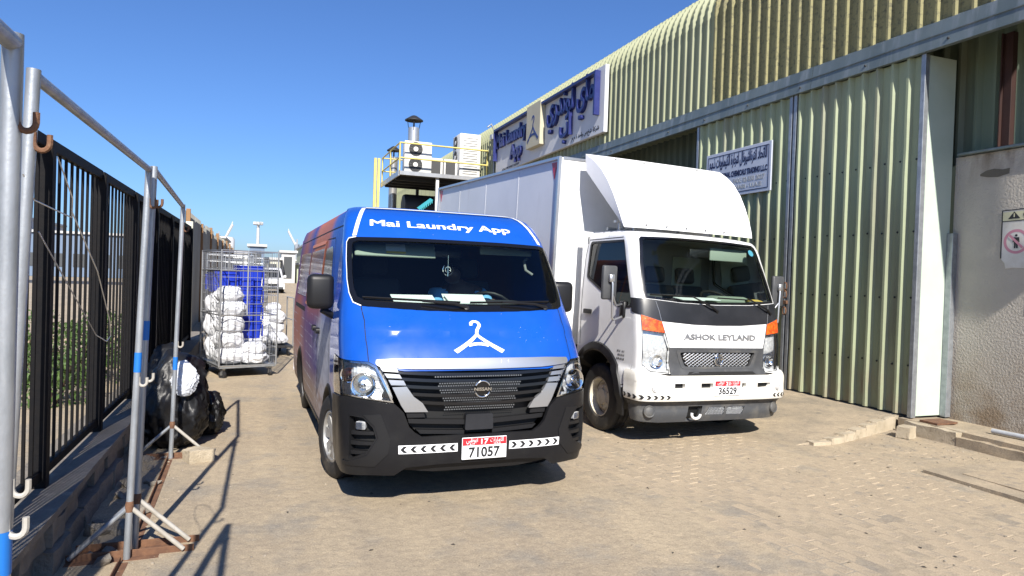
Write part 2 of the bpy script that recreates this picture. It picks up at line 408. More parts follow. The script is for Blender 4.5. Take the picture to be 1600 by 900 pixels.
gm.add([(x, y, (dust(x, y) if -1.4 < x < 8 and 0 < y < 14 else .0) if abs(x) < 40 and abs(y) < 60 else -.02) for y in gy for x in gx],
       [(j*W+i, j*W+i+1, (j+1)*W+i+1, (j+1)*W+i) for j in range(len(gy)-1) for i in range(W-1)])
ground = tag(gm.build('ground', 'ground_dust', None, 60), 'dusty beige block-paved yard between warehouse and fence', 'ground', kind='structure')
# pavers: the nearest 300 uncovered ones are pieces of their own, the rest one mesh
M('paver', (.43, .345, .24), .92, 0, (.38, .305, .215), ns=2.5, lo=.35, hi=.65, col3=(.225, .20, .17), ns3=9, lo3=.55, hi3=.7, bump=.6, bs=160, bdist=.006)
M('paver_pale', (.45, .36, .25), .92, 0, (.40, .32, .225), ns=3, lo=.35, hi=.65, col3=(.23, .205, .175), ns3=7, lo3=.57, hi3=.72, bump=.6, bs=160, bdist=.006)
grain_on('paver'); grain_on('paver_pale')
pv = []
for jj in range(-32, 34):
    for ii in range(-16, 17):
        u = ii*.212+(.106 if jj % 2 else 0); w_ = jj*.106
        x = PAV_C[0]+u*math.sin(-PAV_A)+w_*math.cos(PAV_A); y = PAV_C[1]-u*math.cos(PAV_A)+w_*math.sin(-PAV_A)
        if not (1.5 < x < 6.9 and 1.7 < y < 7.4): continue
        if x > 5.55 and y < 4.65: continue
        if y > 5.3 and x > 5.0: continue
        if dust(x, y) > .003: continue
        pv.append((math.hypot(x, y), x, y))
pv.sort()
def paver_geo(l=.206, w=.1, b=.006):
    m = MB(); a, c = l/2, w/2
    m.add([(-c, -a, -.05), (c, -a, -.05), (c, a, -.05), (-c, a, -.05), (-c, -a, -b), (c, -a, -b), (c, a, -b), (-c, a, -b),
           (-c+b, -a+b, 0), (c-b, -a+b, 0), (c-b, a-b, 0), (-c+b, a-b, 0)],
          [(0, 1, 5, 4), (1, 2, 6, 5), (2, 3, 7, 6), (3, 0, 4, 7), (4, 5, 9, 8), (5, 6, 10, 9), (6, 7, 11, 10), (7, 4, 8, 11), (8, 9, 10, 11)])
    return m
pav0 = [paver_geo().build('paver', k, ground) for k in ('paver', 'paver_pale')]
rest = MB(); first = {0, 1}
for i, (d, x, y) in enumerate(pv):
    rot = (random.gauss(0, .005), random.gauss(0, .004), -PAV_A+random.gauss(0, .006)); z = random.gauss(.0, .0010)
    if i < 300:
        k = i % 2 if random.random() < .8 else 0
        if i in first: o = pav0[i]; o.location = (x, y, z); o.rotation_euler = rot
        else: inst(pav0[k], 'paver', ground, (x, y, z), rot)
    else:
        g = paver_geo(); rest.add(g.v, g.f, 0, T(x, y, z, *rot))
if len(pv) > 300: tag(rest.build('paver_field', 'paver', ground), kind='stuff')
# small stones and litter lying on the dust
M('stone', (.33, .28, .21), .9, 0, (.22, .19, .15), ns=20, bump=.5, bs=80)
def pebble(r, seed, sz=.6):
    bm = bmesh.new(); bmesh.ops.create_icosphere(bm, subdivisions=1, radius=r)
    for v in bm.verts:
        k = 1+.35*mn.noise(v.co/r*1.3+Vector((seed, 0, 0))); v.co *= k; v.co.z *= sz
    return bm
peb = MB(); rs = random.Random(3)
for i in range(700):
    if i < 330: x = rs.uniform(-.9, 6.9); y = 1.6+rs.random()**1.4*7
    elif i < 530: x = rs.gauss(6.5, .35); y = rs.gauss(4.9, .5)
    else: x = rs.uniform(-.95, -.5); y = rs.uniform(2.5, 7)
    r = rs.choice((.003, .004, .005, .006, .008, .011)); peb.bm(pebble(r, i), 0, T(x, y, max(0, dust(x, y))+r*.2, 0, 0, rs.random()*6))
M('dark_litter', (.05, .042, .035), .9)
for i in range(150):
    x = rs.uniform(-.3, 6.6); y = 1.7+rs.random()**1.3*6; a_ = rs.uniform(.006, .02); peb.add([(-a_, -a_*.3, .002), (a_*.2, -a_*.5, .004), (a_, .0, .003), (-a_*.1, a_*.45, .006)], [(0, 1, 2, 3)], 1, T(x, y, max(0, dust(x, y))+.001, 0, 0, rs.random()*6))
tag(peb.build('pebbles', ['stone', 'dark_litter'], None, 50), 'small loose pebbles and grit scattered over the dusty yard', 'gravel', kind='stuff')

# ------------------------------------------------------------------ ramp, kerb slab, access slab
M('concrete', (.45, .36, .25), .92, 0, (.28, .235, .175), ns=1.6, lo=.35, hi=.65, col3=(.21, .185, .15), ns3=5, lo3=.56, hi3=.72, bump=.5, bs=110, bdist=.008)
grain_on('concrete')
M('concrete_cream', (.46, .39, .285), .92, 0, (.37, .31, .22), ns=6, lo=.4, hi=.65, col3=(.22, .18, .13), ns3=9, lo3=.58, hi3=.7, bump=.8, bs=60, bdist=.012)
M('rust', (.19, .095, .05), .9, 0, (.12, .06, .035), ns=14, lo=.35, hi=.6, col3=(.26, .165, .10), ns3=40, lo3=.6, hi3=.75, bump=.4, bs=120)
def ramp_edge(y): return 5.35+max(0, y-5.72)*.02
rm = MB(); nx, ny = 26, 44
for j in range(ny+1):
    y = 5.62+(15-5.62)*(j/ny)**1.6
    for i in range(nx+1):
        t = i/nx; x0 = 5.2+.12*fbm(0, y, 1.3)+max(0, 1-(y-5.62)/.5)*.0; x = x0+(7.45-x0)*t
        yy = y+(.75*max(0, t-.25)*max(0, 1-j/14))
        z = -.012+.165*min(1, t/.8)**.85+.007*fbm(x, yy, 3.0)
        rm.v.append((x, yy, z))
rm.f = [(j*(nx+1)+i, j*(nx+1)+i+1, (j+1)*(nx+1)+i+1, (j+1)*(nx+1)+i) for j in range(ny) for i in range(nx)]; rm.m = [0]*len(rm.f)
e0 = len(rm.v); rm.v += [(rm.v[i][0]+.01, rm.v[i][1]-.035, -.06) for i in range(nx+1)]
for i in range(nx): rm.f.append((e0+i, e0+i+1, i+1, i)); rm.m.append(0)
ramp = tag(rm.build('ramp', 'concrete', None, 50), 'worn concrete ramp rising to the green sliding door', 'ramp', kind='structure')
def rough_block(x0, x1, y0, y1, z0, z1, seed, amp=.012, cuts=4):
    bm = bmesh.new(); bmesh.ops.create_cube(bm, size=1); bmesh.ops.subdivide_edges(bm, edges=bm.edges[:], cuts=cuts, use_grid_fill=True)
    for v in bm.verts:
        v.co = Vector(((x0+x1)/2+v.co.x*(x1-x0), (y0+y1)/2+v.co.y*(y1-y0), (z0+z1)/2+v.co.z*(z1-z0)))
        v.co += mn.noise_vector(v.co*7+Vector((seed, seed*2, 0)))*amp
    return bm
# broken cream blocks along the ramp's front edge
rb = random.Random(5)
for k in range(8):
    t0, t1 = .12+k*.105, .12+(k+1)*.105-.006
    def ep(t): i = min(nx-1, int(t*nx)); return Vector(rm.v[i]).lerp(Vector(rm.v[i+1]), t*nx-i)
    a, b = ep(t0), ep(t1); c = (a+b)/2; L = (b-a).length*.54; ang = math.atan2(b.y-a.y, b.x-a.x)
    m = MB(); h = c.z+.002; m.bm(rough_block(-L, L, -.05, .05, -.05, h, k, .010, 4), 0, T(c.x, c.y-.02, 0, 0, 0, ang))
    m.build('edge_block', 'concrete_cream', ramp, 40)
m = MB(); m.bm(rough_block(-.09, .09, -.07, .07, 0, .13, 31, .012, 3), 0, T(6.86, 5.62, 0, 0, 0, .3))
tag(m.build('concrete_block', 'concrete_cream', None, 40), 'pale concrete block at the corner between ramp and cracked kerb', 'block')
# raised kerb slab in front of the plaster wall, edge broken into pieces
kerb = tag(MB().bm(rough_block(7.16, 7.9, 1.2, 5.98, -.05, .142, 2, .006, 9)).build('kerb', 'concrete', None, 40), 'broken raised concrete kerb slab along the plaster wall', 'kerb', kind='structure')
yy = 5.83; k = 0
while yy > 1.6:
    L = rb.uniform(.30, .85); dx = rb.uniform(-.02, .012); top = .15-rb.random()*.012-(.045 if k in (1, 3) else 0)
    m = MB(); m.bm(rough_block(7.06+dx, 7.24, yy-L+.006, yy, -.05, top, 40+k, .02, 5)); m.build('kerb_piece', 'concrete_cream' if k in (0, 3) else 'concrete', kerb, 40); yy -= L; k += 1
# flat access slab flush with the paving on the right
sm = MB(); sm.bm(rough_block(5.72, 7.0, 1.4, 4.5, -.05, .028, 8, .009, 14))
slab = tag(sm.build('access_slab', 'concrete', None, 40), 'cracked grey concrete slab set in the paving at right', 'slab', kind='structure')
cm = MB(); cm.bm(rough_block(5.93, 6.85, 1.5, 4.28, .0, .038, 9, .005, 12)); cm.build('manhole_cover', 'paver', slab, 40)
# litter against the wall
m = MB(); m.tube([(7.42, 5.05, .178), (7.50, 4.3, .178), (7.62, 3.2, .18)], .026, 12)
M('pvc_grey', (.42, .44, .46), .5, 0, (.36, .37, .38), ns=8)
tag(m.build('plastic_pipe', 'pvc_grey', None, 40), 'grey plastic pipe lying on the kerb beneath the plaster wall', 'pipe')
for nm, (x0, x1, y0, y1), lab in (('rusty_plate', (7.18, 7.5, 5.5, 5.72), 'rusty brown plate on the kerb by the door post'), ('rusty_strip', (7.2, 7.42, 3.7, 4.55), 'rusty flat strip lying on the kerb beside the grey pipe')):
    m = MB(); m.bm(rough_block(x0, x1, y0, y1, .150, .172, len(nm), .005, 3)); tag(m.build(nm, 'rust', None, 40), lab, 'scrap metal')
# ------------------------------------------------------------------ warehouse
XW, ZB0, ZB1 = 7.27, 4.43, 4.75
M('clad_green', (.275, .29, .17), .5, 0, (.31, .32, .185), ns=1.2, lo=.35, hi=.65, ms=(1, 1, .2), col3=(.165, .165, .115), ns3=2.2, lo3=.5, hi3=.75, ms3=(1, 1, .12), bump=.08, bs=6, bdist=.03)
M('clad_door', (.27, .31, .19), .48, 0, (.30, .335, .205), ns=1.1, lo=.35, hi=.65, ms=(1, 1, .25), col3=(.20, .19, .13), ns3=2.4, lo3=.5, hi3=.75, ms3=(1, 1, .12), bump=.1, bs=5, bdist=.03)
M('clad_fibre', (.29, .265, .12), .75, 0, (.16, .15, .075), ns=1.6, lo=.35, hi=.65, ms=(1, 1, .2), col3=(.075, .07, .045), ns3=18, lo3=.5, hi3=.7, bump=.25, bs=60)
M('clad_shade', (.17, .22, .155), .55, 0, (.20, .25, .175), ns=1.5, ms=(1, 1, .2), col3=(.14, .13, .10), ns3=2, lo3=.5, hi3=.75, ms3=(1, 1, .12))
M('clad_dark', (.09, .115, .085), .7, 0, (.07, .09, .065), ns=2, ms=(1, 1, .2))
M('galv', (.17, .205, .205), .45, .3, (.125, .155, .155), ns=2.5, lo=.35, hi=.65, ms=(1, 1, .3), col3=(.23, .26, .265), ns3=9, lo3=.5, hi3=.7, ms3=(1, 1, .1), rr=(.35, .55, 8))
M('galv_post', (.36, .38, .40), .45, .6, (.28, .30, .32), ns=12, lo=.4, hi=.6, bump=.05, bs=50)
M('pale_green', (.47, .55, .47), .55, 0, (.42, .50, .42), ns=2, col3=(.42, .40, .33), ns3=6, lo3=.66, hi3=.8)
M('red_oxide', (.034, .010, .006), .75, 0, (.026, .008, .006), ns=3, col3=(.25, .21, .19), ns3=6, lo3=.68, hi3=.72, ms3=(1, 1, .3))
M('screw', (.03, .03, .03), .5)
def plaster_mat():
    m = M('plaster', (.47, .43, .37), .92, 0, (.42, .385, .33), ns=1.6, lo=.35, hi=.65)
    nt = m.node_tree; b = nt.nodes['Principled BSDF']; src = b.inputs['Base Color'].links[0].from_socket
    tc = nt.nodes.new('ShaderNodeTexCoord'); sx = nt.nodes.new('ShaderNodeSeparateXYZ'); nt.links.new(tc.outputs['Object'], sx.inputs[0])
    mr = nt.nodes.new('ShaderNodeMapRange'); mr.inputs[1].default_value = 1.1; mr.inputs[2].default_value = .1; nt.links.new(sx.outputs[2], mr.inputs[0])
    mul = nt.nodes.new('ShaderNodeMath'); mul.operation = 'MULTIPLY'; nt.links.new(mr.outputs[0], mul.inputs[0]); nt.links.new(_ramp(nt, _noise(nt, 2.2, 6, .65), .35, .62), mul.inputs[1])
    c = _mix(nt, mul.outputs[0], src, (.25, .175, .105))
    mr2 = nt.nodes.new('ShaderNodeMapRange'); mr2.inputs[1].default_value = 2.85; mr2.inputs[2].default_value = 3.3; nt.links.new(sx.outputs[2], mr2.inputs[0])
    mu2 = nt.nodes.new('ShaderNodeMath'); mu2.operation = 'MULTIPLY'; nt.links.new(mr2.outputs[0], mu2.inputs[0]); nt.links.new(_ramp(nt, _noise(nt, 2.5, 6, .6, (1, 1, .3)), .42, .6), mu2.inputs[1])
    c = _mix(nt, mu2.outputs[0], c, (.16, .12, .08)); nt.links.new(c, b.inputs['Base Color'])
    bn = nt.nodes.new('ShaderNodeBump'); bn.inputs['Strength'].default_value = .9; bn.inputs['Distance'].default_value = .015
    nt.links.new(_noise(nt, 38, 4, .55), bn.inputs['Height']); nt.links.new(bn.outputs[0], b.inputs['Normal'])
def ground_dirt(name, col, top):
    nt = MAT[name].node_tree; b = nt.nodes['Principled BSDF']; src = b.inputs['Base Color'].links[0].from_socket
    tc = nt.nodes.new('ShaderNodeTexCoord'); sx = nt.nodes.new('ShaderNodeSeparateXYZ'); nt.links.new(tc.outputs['Object'], sx.inputs[0])
    mr = nt.nodes.new('ShaderNodeMapRange'); mr.inputs[1].default_value = top; mr.inputs[2].default_value = .1; nt.links.new(sx.outputs[2], mr.inputs[0])
    mu = nt.nodes.new('ShaderNodeMath'); mu.operation = 'MULTIPLY'; nt.links.new(mr.outputs[0], mu.inputs[0]); nt.links.new(_ramp(nt, _noise(nt, 5, 6, .7, (1, 1, .5)), .40, .62), mu.inputs[1])
    c = _mix(nt, mu.outputs[0], src, col); c = _mix(nt, _ramp(nt, _noise(nt, 13, 5, .6, (1, 1, .08)), .66, .74), c, (.20, .15, .09)); nt.links.new(c, b.inputs['Base Color'])
ground_dirt('clad_door', (.26, .22, .15), 1.0); ground_dirt('clad_green', (.26, .22, .15), .2)
plaster_mat()
PITCH_R = .218
def rib_prof(n, pitch=PITCH_R, rib=.032, depth=.055, slope=.034):
    """(y, outward depth) along the wall"""
    out = []
    for i in range(n):
        y = i*pitch
        out += [(y, 0), (y+pitch-rib-2*slope, 0), (y+pitch-rib-slope, depth), (y+pitch-slope, depth)]
    out.append((n*pitch, 0)); return out
NR = 4; PW = NR*PITCH_R
wh = tag(empty('warehouse', (XW, 10, 0)), 'long green corrugated metal warehouse with rounded eave and sliding doors', 'warehouse')
def wpart(mb, name, mat, smooth=None, parent=wh):
    o = mb.build(name, mat, parent, smooth); o.location = (0, 0, 0); return o
W0 = (XW, 10, 0)
def wall_sheet(n, h, z0=0.0, pitch=PITCH_R, lean=0.0):
    m = MB(); pr = rib_prof(n, pitch); K_ = 12 if lean else 1
    rows = [[(-d+lean*mn.noise(Vector((y*3.1, k*.9, h)))-(lean*.8 if k == 0 and mn.noise(Vector((y*5, 0, 2))) > .2 else 0), y+lean*.6*mn.noise(Vector((y*7, k*1.3, 4))), z0+h*k/K_) for y, d in pr] for k in range(K_+1)]
    return m.loft(rows)
ER = .62
def eave_sheet(n):
    m = MB(); pr = rib_prof(n); rows = []
    zc = 6.36
    for k in range(22):
        a = -.10+k*(R(84)+.10)/21; cr = .014 if (k % 2 and k > 2) else 0   # crimps across the ribs
        rows.append([((ER-(ER+d+.005-cr*(d > 0))*math.cos(a)), y, zc+(ER+d+.005-cr*(d > 0))*math.sin(a)) for y, d in pr] if a >= 0 else
                    [(-(d+.005), y, zc+a*1.2) for y, d in pr])
    ex, ez = ER-ER*math.cos(R(84)), zc+ER*math.sin(R(84))
    rows.append([(ex+2.0, y, ez+.2+d) for y, d in pr]); rows.append([(ex+9, y, ez+.8+d) for y, d in pr]); return m.loft(rows)
pan_src = wpart(wall_sheet(NR, 6.36-ZB1+.01, ZB1-.01), 'cladding_panel', 'clad_green')
fib_src = wpart(wall_sheet(NR, 6.36-ZB1+.01, ZB1-.01), 'cladding_panel', 'clad_fibre')
fib_src['label'] = 'brown weathered translucent cladding sheet'
eave_src = wpart(eave_sheet(NR), 'eave_panel', 'clad_green', 35)
fib_eave = wpart(eave_sheet(NR), 'eave_panel', 'clad_fibre', 35)
Y = 2.1; k = 0
while Y < 40:
    fb = Y+PW < 10.05
    for src, alt in ((fib_src, pan_src), (fib_eave, eave_src)):
        s_ = src if fb else alt
        if ('used' not in s_): s_.location = (0, Y-10, 0); s_['used'] = 1
        else:
            o = inst(s_, s_.name.split('.')[0], wh, (0, Y-10, 0))
    Y += PW; k += 1
for s_ in list(wh.children):
    if 'used' in s_: del s_['used']
# grey door-track cover band with a folded ridge, in lengths
def band(L):
    pr = [(-.012, ZB1+.02), (-.055, ZB1-.005), (-.075, 4.60), (-.096, 4.592), (-.096, 4.580), (-.082, 4.574), (-.10, ZB0), (-.06, ZB0-.004), (.03, ZB0+.02)]
    m = MB(); m.loft([[(x, y, z) for x, z in pr] for y in (0, L)]); return m
b_src = None
for i in range(13):
    y0 = 1.6+i*3.0
    if b_src is None: b_src = wpart(band(2.996), 'track_cover', 'galv'); b_src.location = (0, y0-10, 0)
    else: inst(b_src, 'track_cover', wh, (0, y0-10, 0))
nail = MB()
for i in range(34):
    y = 2.2+i*1.12
    nail.lathe([(0.0001, .016), (.012, .014), (.016, 0)], 8, 0, frame((-.092, y-10, 4.50), (0, 1, 0), (0, 0, 1)) @ Matrix.Rotation(0, 4, 'X') if False else T(-.092, y-10, 4.50, 0, -math.pi/2, 0))
tag(wpart(nail, 'band_bolts', 'screw', 40), kind='stuff')
# two sliding door leaves
def door_leaf(y0, y1, label):
    d = empty('sliding_door', (0, y0-10, 0), 0, wh); d['label'] = label
    n = int((y1-y0-.12)/PITCH_R); pitch = (y1-y0-.12)/n
    zb = .175; sh = wall_sheet(n, ZB0-.005-zb, zb, pitch, .007); sh.v = [(x, y+.06, z) for x, y, z in sh.v]
    o = sh.build('door_sheet', 'clad_door', d)
    for nm, a, b in (('edge_strip', 0, .058), ('edge_strip', y1-y0-.058, y1-y0)):
        m = MB(); m.bbox(-.052, .02, a, b, zb-.02, ZB0-.006, .004); m.build(nm, 'galv_post', d)
    sc = MB(); rs = random.Random(int(y0*10))
    for z in (.75, 1.55, 2.35, 3.2):
        for i in range(n):
            sc.lathe([(.0001, .009), (.011, .008), (.014, 0)], 6, 0, T(-.001, .06+i*pitch+.05, z+.02*rs.random(), 0, -math.pi/2, 0))
    tag(sc.build('screws', 'screw', d, 40), kind='stuff')
    return d
d1 = door_leaf(5.86, 7.955, 'right sliding door leaf of green corrugated sheet')
d2 = door_leaf(7.985, 10.3, 'left sliding door leaf carrying the small white sign')
# chain and rusty latch where the leaves meet
m = MB()
for (z, s_) in ((1.66, 1), (1.54, 1), (1.30, 1)):
    m.tube([(-.075, -.02+.035*math.cos(a*.785), z+.055*math.sin(a*.785)) for a in range(8)], .011, 6, 0, closed=True)
m.bbox(-.08, -.05, -.06, .06, 1.40, 1.45, .004); o = m.build('latch', 'rust', d2, 40); o.location = (0, 0, 0)
# pale return panel behind the right leaf, galvanised corner strip, plaster wall, upper sheet and red column
m = MB(); m.bbox(.002, .47, 5.872-10, 5.90-10, .17, ZB0-.01, .004); wpart(m, 'return_panel', 'pale_green')
m = MB(); m.bbox(.42, .50, 5.79-10, 5.868-10, .16, 2.35, .003); m.bbox(.505, .53, 5.70-10, 5.83-10, .16, 2.42, .003); wpart(m, 'corner_strip', 'galv_post')
pw = MB(); pw.bbox(.50, .75, -9.0, 5.86-10, .10, 3.26, .008); wpart(pw, 'plaster_wall', 'plaster')
m = MB(); m.bbox(.44, .76, -9.0, 5.80-10, 3.265, 3.295, .004); wpart(m, 'wall_ledge', 'galv')
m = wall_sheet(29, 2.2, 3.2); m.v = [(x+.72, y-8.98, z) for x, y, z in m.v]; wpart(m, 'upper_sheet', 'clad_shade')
m = MB(); m.bbox(.585, .665, 5.30-10, 5.40-10, 3.296, 4.6, .004); m.bbox(.55, .70, 5.395-10, 5.41-10, 3.296, 4.6, .002); wpart(m, 'steel_column', 'red_oxide')
# chipped patch and old paint square on the plaster
cp = [(0, 0), (.07, .035), (.16, .045), (.25, .025), (.33, .03), (.325, -.03), (.2, -.055), (.09, -.045), (.0, -.02)]
M('plaster_core', (.13, .115, .09), .95, bump=.8, bs=60)
m = MB(); m.prism(cp, 0, .003, 0, frame((.5, 5.55-10, 3.02), (0, -1, 0), (0, 0, 1))); wpart(m, 'chipped_patch', 'plaster_core')
M('old_paint', (.40, .32, .17), .9, 0, (.34, .27, .15), ns=12, bump=.5, bs=40)
m = MB(); m.bbox(.497, .501, 3.9-10, 4.995-10, 1.42, 1.80, .001); wpart(m, 'painted_square', 'old_paint')
# recessed dark wall behind the open doorway and on along the building
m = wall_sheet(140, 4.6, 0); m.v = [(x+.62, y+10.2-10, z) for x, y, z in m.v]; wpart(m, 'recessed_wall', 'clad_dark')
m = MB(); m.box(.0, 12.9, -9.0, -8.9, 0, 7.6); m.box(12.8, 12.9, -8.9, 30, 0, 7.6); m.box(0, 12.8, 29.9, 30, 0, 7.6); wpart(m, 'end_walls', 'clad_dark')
# conduit with a wall lamp near the far end of the sign
m = MB(); m.tube([(-.06, 21.6-10, 4.9), (-.06, 21.6-10, 6.5), (-.2, 21.6-10, 6.72), (-.32, 21.6-10, 6.6)], .03, 8); m.bbox(-.2, -.03, 21.5-10, 21.75-10, 6.2, 6.38, .02); wpart(m, 'wall_lamp', 'galv_post', 40)

# ------------------------------------------------------------------ big shop sign
M('sign_board', (.60, .61, .63), .5, 0, (.55, .56, .58), ns=1.3, col3=(.48, .46, .43), ns3=3, lo3=.6, hi3=.8, ms3=(1, 1, .2))
M('sign_blue', (.013, .02, .125), .4, 0, (.02, .03, .15), ns=5)
M('sign_cream', (.50, .46, .33), .55, 0, (.46, .42, .30), ns=2)
SY0, SY1, SZ0, SZ1, SX = 13.7, 21.15, 4.98, 6.50, -.12
sg = tag(empty('shop_sign', (XW+SX, SY0, SZ0)), 'large white sign board with raised blue letters and a hanger emblem on the warehouse wall', 'sign')
SLW, SH = SY1-SY0, SZ1-SZ0
m = MB(); m.bbox(-.02, .08, 0, SLW, 0, SH, .01); m.build('board', 'sign_board', sg)
def SM(y, z, x=-.02): return frame((x, y, z), (0, -1, 0), (0, 0, 1))   # text reads from far (left) to near (right)
def raised(name, body, size, y, z, width, depth=.16, mat='sign_blue', par=sg, bold=.012, mxf=SM, **kw):
    vs, fs = text_poly(body, size, bold, width, extrude=depth/2, **kw)
    mm = MB(); mm.add([(v.x, v.y, v.z+depth/2) for v in vs], fs, 0, mxf(y, z)); return mm.build(name, mat, par)
raised('lettering', 'Mai Laundry', .62, SLW-1.50, .95, 2.62, .08)
raised('lettering', 'App', .60, SLW-1.95, .42, .95, .08)
raised('arabic_lettering', arabic('ماي لوندري'), .86, 1.73, .98, 2.75, .10, bold=.010)
raised('arabic_lettering', arabic('اب'), .80, 1.95, .45, .62, .10, bold=.010)
raised('small_print', arabic('شركة شخص واحد ذ م م'), .14, .95, .13, 1.45, .004, 'black_decal', bold=.003)
raised('small_print', 'SOLE PROPRIETORSHIP', .09, SLW-1.4, .075, 1.5, .004, 'black_decal', bold=.002)
m = MB(); m.bbox(-.16, -.02, .30, 3.45, 1.36, 1.43, .006); m.bbox(-.16, -.02, .23, .30, .42, 1.43, .006); m.build('border', 'sign_blue', sg)
m = MB(); m.bbox(-.16, -.02, 4.45, SLW-.06, 1.36, 1.43, .006); m.bbox(-.16, -.02, SLW-.12, SLW-.05, .42, 1.36, .006); m.build('border', 'sign_blue', sg)
ip = empty('emblem_panel', (0, 0, 0), 0, sg)
m = MB(); m.bbox(-.17, -.02, 3.40, 4.42, .30, 1.50, .012); ipb = m.build('panel', 'sign_cream', sg); bpy.data.objects.remove(ip)
def hanger_pts():
    hook = [(.0+.062*math.cos(R(a)), .52+.062*math.sin(R(a))) for a in range(195, -50, -15)]+[(.03, .452), (.012, .42), (.002, .385), (0, .335)]
    left = [(-.015+.02*(1-t/10)-.32*(t/10)**1.15, .345-.345*(t/10)**.9) for t in range(11)]; right = [(-a, b) for a, b in left][::1]
    low = [(-.145+.029*t, .118+.032*math.sin(math.pi*t/10)) for t in range(11)]
    return hook, left, right, low
def hanger(mxf, sc, r0, name, mat, par, flat=.006):
    m = MB()
    for ln, wd in zip(hanger_pts(), (.022, .03, .03, .026)):
        pts = [Vector((a*sc, b*sc)) for a, b in ln]; L = []; Rr = []
        for i, p in enumerate(pts):
            t = (pts[min(i+1, len(pts)-1)]-pts[max(0, i-1)]).normalized(); nrm = Vector((-t.y, t.x)); w_ = wd*sc*(1.0 if len(ln) > 12 or wd < .028 else .7+.6*i/len(pts))
            L.append(p+nrm*w_); Rr.append(p-nrm*w_)
        o = len(m.v)
        m.v += [tuple(mxf(p.x, p.y, q)) for q in (0.0, flat) for p in L+Rr]; n = len(pts)
        for i in range(n-1):
            m.f += [(o+i, o+i+1, o+n+i+1, o+n+i), (o+2*n+i, o+3*n+i, o+3*n+i+1, o+2*n+i+1), (o+i, o+2*n+i, o+2*n+i+1, o+i+1), (o+n+i, o+n+i+1, o+3*n+i+1, o+3*n+i)]
    m.m = [0]*len(m.f); return m.build(name, mat, par)
hmx = SM(3.91, .48, -.17)
hanger(lambda a, b, q: hmx @ Vector((a, b, q)), 1.15, 0, 'hanger_emblem', 'sign_blue', ipb)

# ------------------------------------------------------------------ small company sign on the left door leaf
M('tin_sign', (.52, .55, .63), .45, .1, (.47, .50, .58), ns=3, col3=(.40, .38, .36), ns3=8, lo3=.66, hi3=.8)
M('faded_print', (.36, .37, .38), .6); M('navy_print', (.012, .016, .06), .5)
cs = tag(empty('company_sign', (XW-.055, 8.36, 3.10)), 'small white trading company sign with Arabic print on the left door leaf', 'sign')
CW, CH = 1.6, .76
m = MB(); m.bbox(-.018, .008, 0, CW, 0, CH, .004); m.build('plate', 'tin_sign', cs)
def CMx(y, z, x=-.018): return frame((x, y, z), (0, -1, 0), (0, 0, 1))
m = MB()
for a, b, c, d in ((.05, CW-.05, .05, .062), (.05, CW-.05, CH-.062, CH-.05), (.05, .06, .062, CH-.062), (CW-.06, CW-.05, .062, CH-.062)): m.box(-.0215, -.0182, a, b, c, d)
m.build('border_line', 'navy_print', cs)
def cprint(body, size, y, z, w, mat, bold=.004): raised('lettering', body, size, y, z, w, .003, mat, cs, bold, CMx)
cprint(arabic('الاتحاد انترناشيونال لتجارة الكيماويات ذ.م.م'), .24, CW/2, .56, 1.42, 'navy_print', .006)
cprint('INTERNATIONAL CHEMICALS TRADING L.L.C', .12, CW/2-.02, .36, 1.40, 'navy_print', .006)
cprint('FAX: 02-550 2027', .10, CW/2-.30, .235, .74, 'faded_print'); cprint('ABU DHABI - U.A.E', .085, CW/2-.12, .13, .95, 'faded_print')

# ------------------------------------------------------------------ caution sign on the plaster wall
M('sign_paper', (.62, .60, .56), .6, 0, (.55, .52, .46), ns=7); M('faded_red', (.50, .22, .28), .6); M('pale_yellow', (.55, .53, .35), .6)
cn = tag(empty('caution_sign', (XW+.497, 5.28, 1.93)), 'torn no-entry caution sign with person symbol on the plaster wall', 'sign')
m = MB(); m.prism([(0, .12), (.05, .06), (.06, .0), (.14, .012), (.6, -.01), (.6, .66), (0, .64)], 0, .004, 0, frame((0, 0, 0), (0, -1, 0), (0, 0, 1))); m.build('sheet', 'sign_paper', cn)
def NM(a, b, q=.0045): return frame((-q, -a, b), (0, -1, 0), (0, 0, 1))
m = MB(); m.prism([(.012, .53), (.6, .548), (.6, .645), (.012, .628)], 0, .001, 0, NM(0, 0)); m.build('caution_band', 'pale_yellow', cn)
m = MB(); m.prism([(0, .115), (.012, .115), (.012, .64), (0, .64)], 0, .002, 0, NM(0, 0)); m.prism([(.013, .52), (.6, .538), (.6, .548), (.013, .53)], 0, .002, 0, NM(0, 0)); m.prism([(.0, .641), (.6, .66), (.6, .67), (0, .651)], 0, .002, 0, NM(0, 0)); m.build('border_line', 'black_decal', cn)
m = MB(); m.prism([(.07, .55), (.20, .553), (.135, .63)], 0, .002, 0, NM(0, 0, .0057)); m.build('warning_triangle', 'black_decal', cn)
m = MB(); m.prism([(.129, .57), (.141, .57), (.141, .61), (.129, .61)], 0, .001, 0, NM(0, 0, .0079)); m.build('exclamation_mark', 'pale_yellow', cn)
text_obj('lettering', 'CAUTION', .085, NM(.41, .592, .0075), 'black_decal', cn, width=.36, bold=.003)
m = MB(); c_ = (.165, .30); ro, ri = .135, .105
m.v = [tuple(NM(0, 0, .005) @ Vector((c_[0]+r_*math.cos(a*math.pi/16), c_[1]+r_*math.sin(a*math.pi/16), 0))) for r_ in (ro, ri) for a in range(32)]
m.f = [(i, (i+1) % 32, 32+(i+1) % 32, 32+i) for i in range(32)]; m.m = [0]*32
m.add([(-.1, -.013, 0), (.1, -.013, 0), (.1, .013, 0), (-.1, .013, 0)], [(0, 1, 2, 3)], 0, NM(c_[0], c_[1], .0082) @ Matrix.Rotation(-math.pi/4, 4, 'Z')); m.build('prohibition_ring', 'faded_red', cn)
m = MB(); B = NM(c_[0], c_[1], .0066)
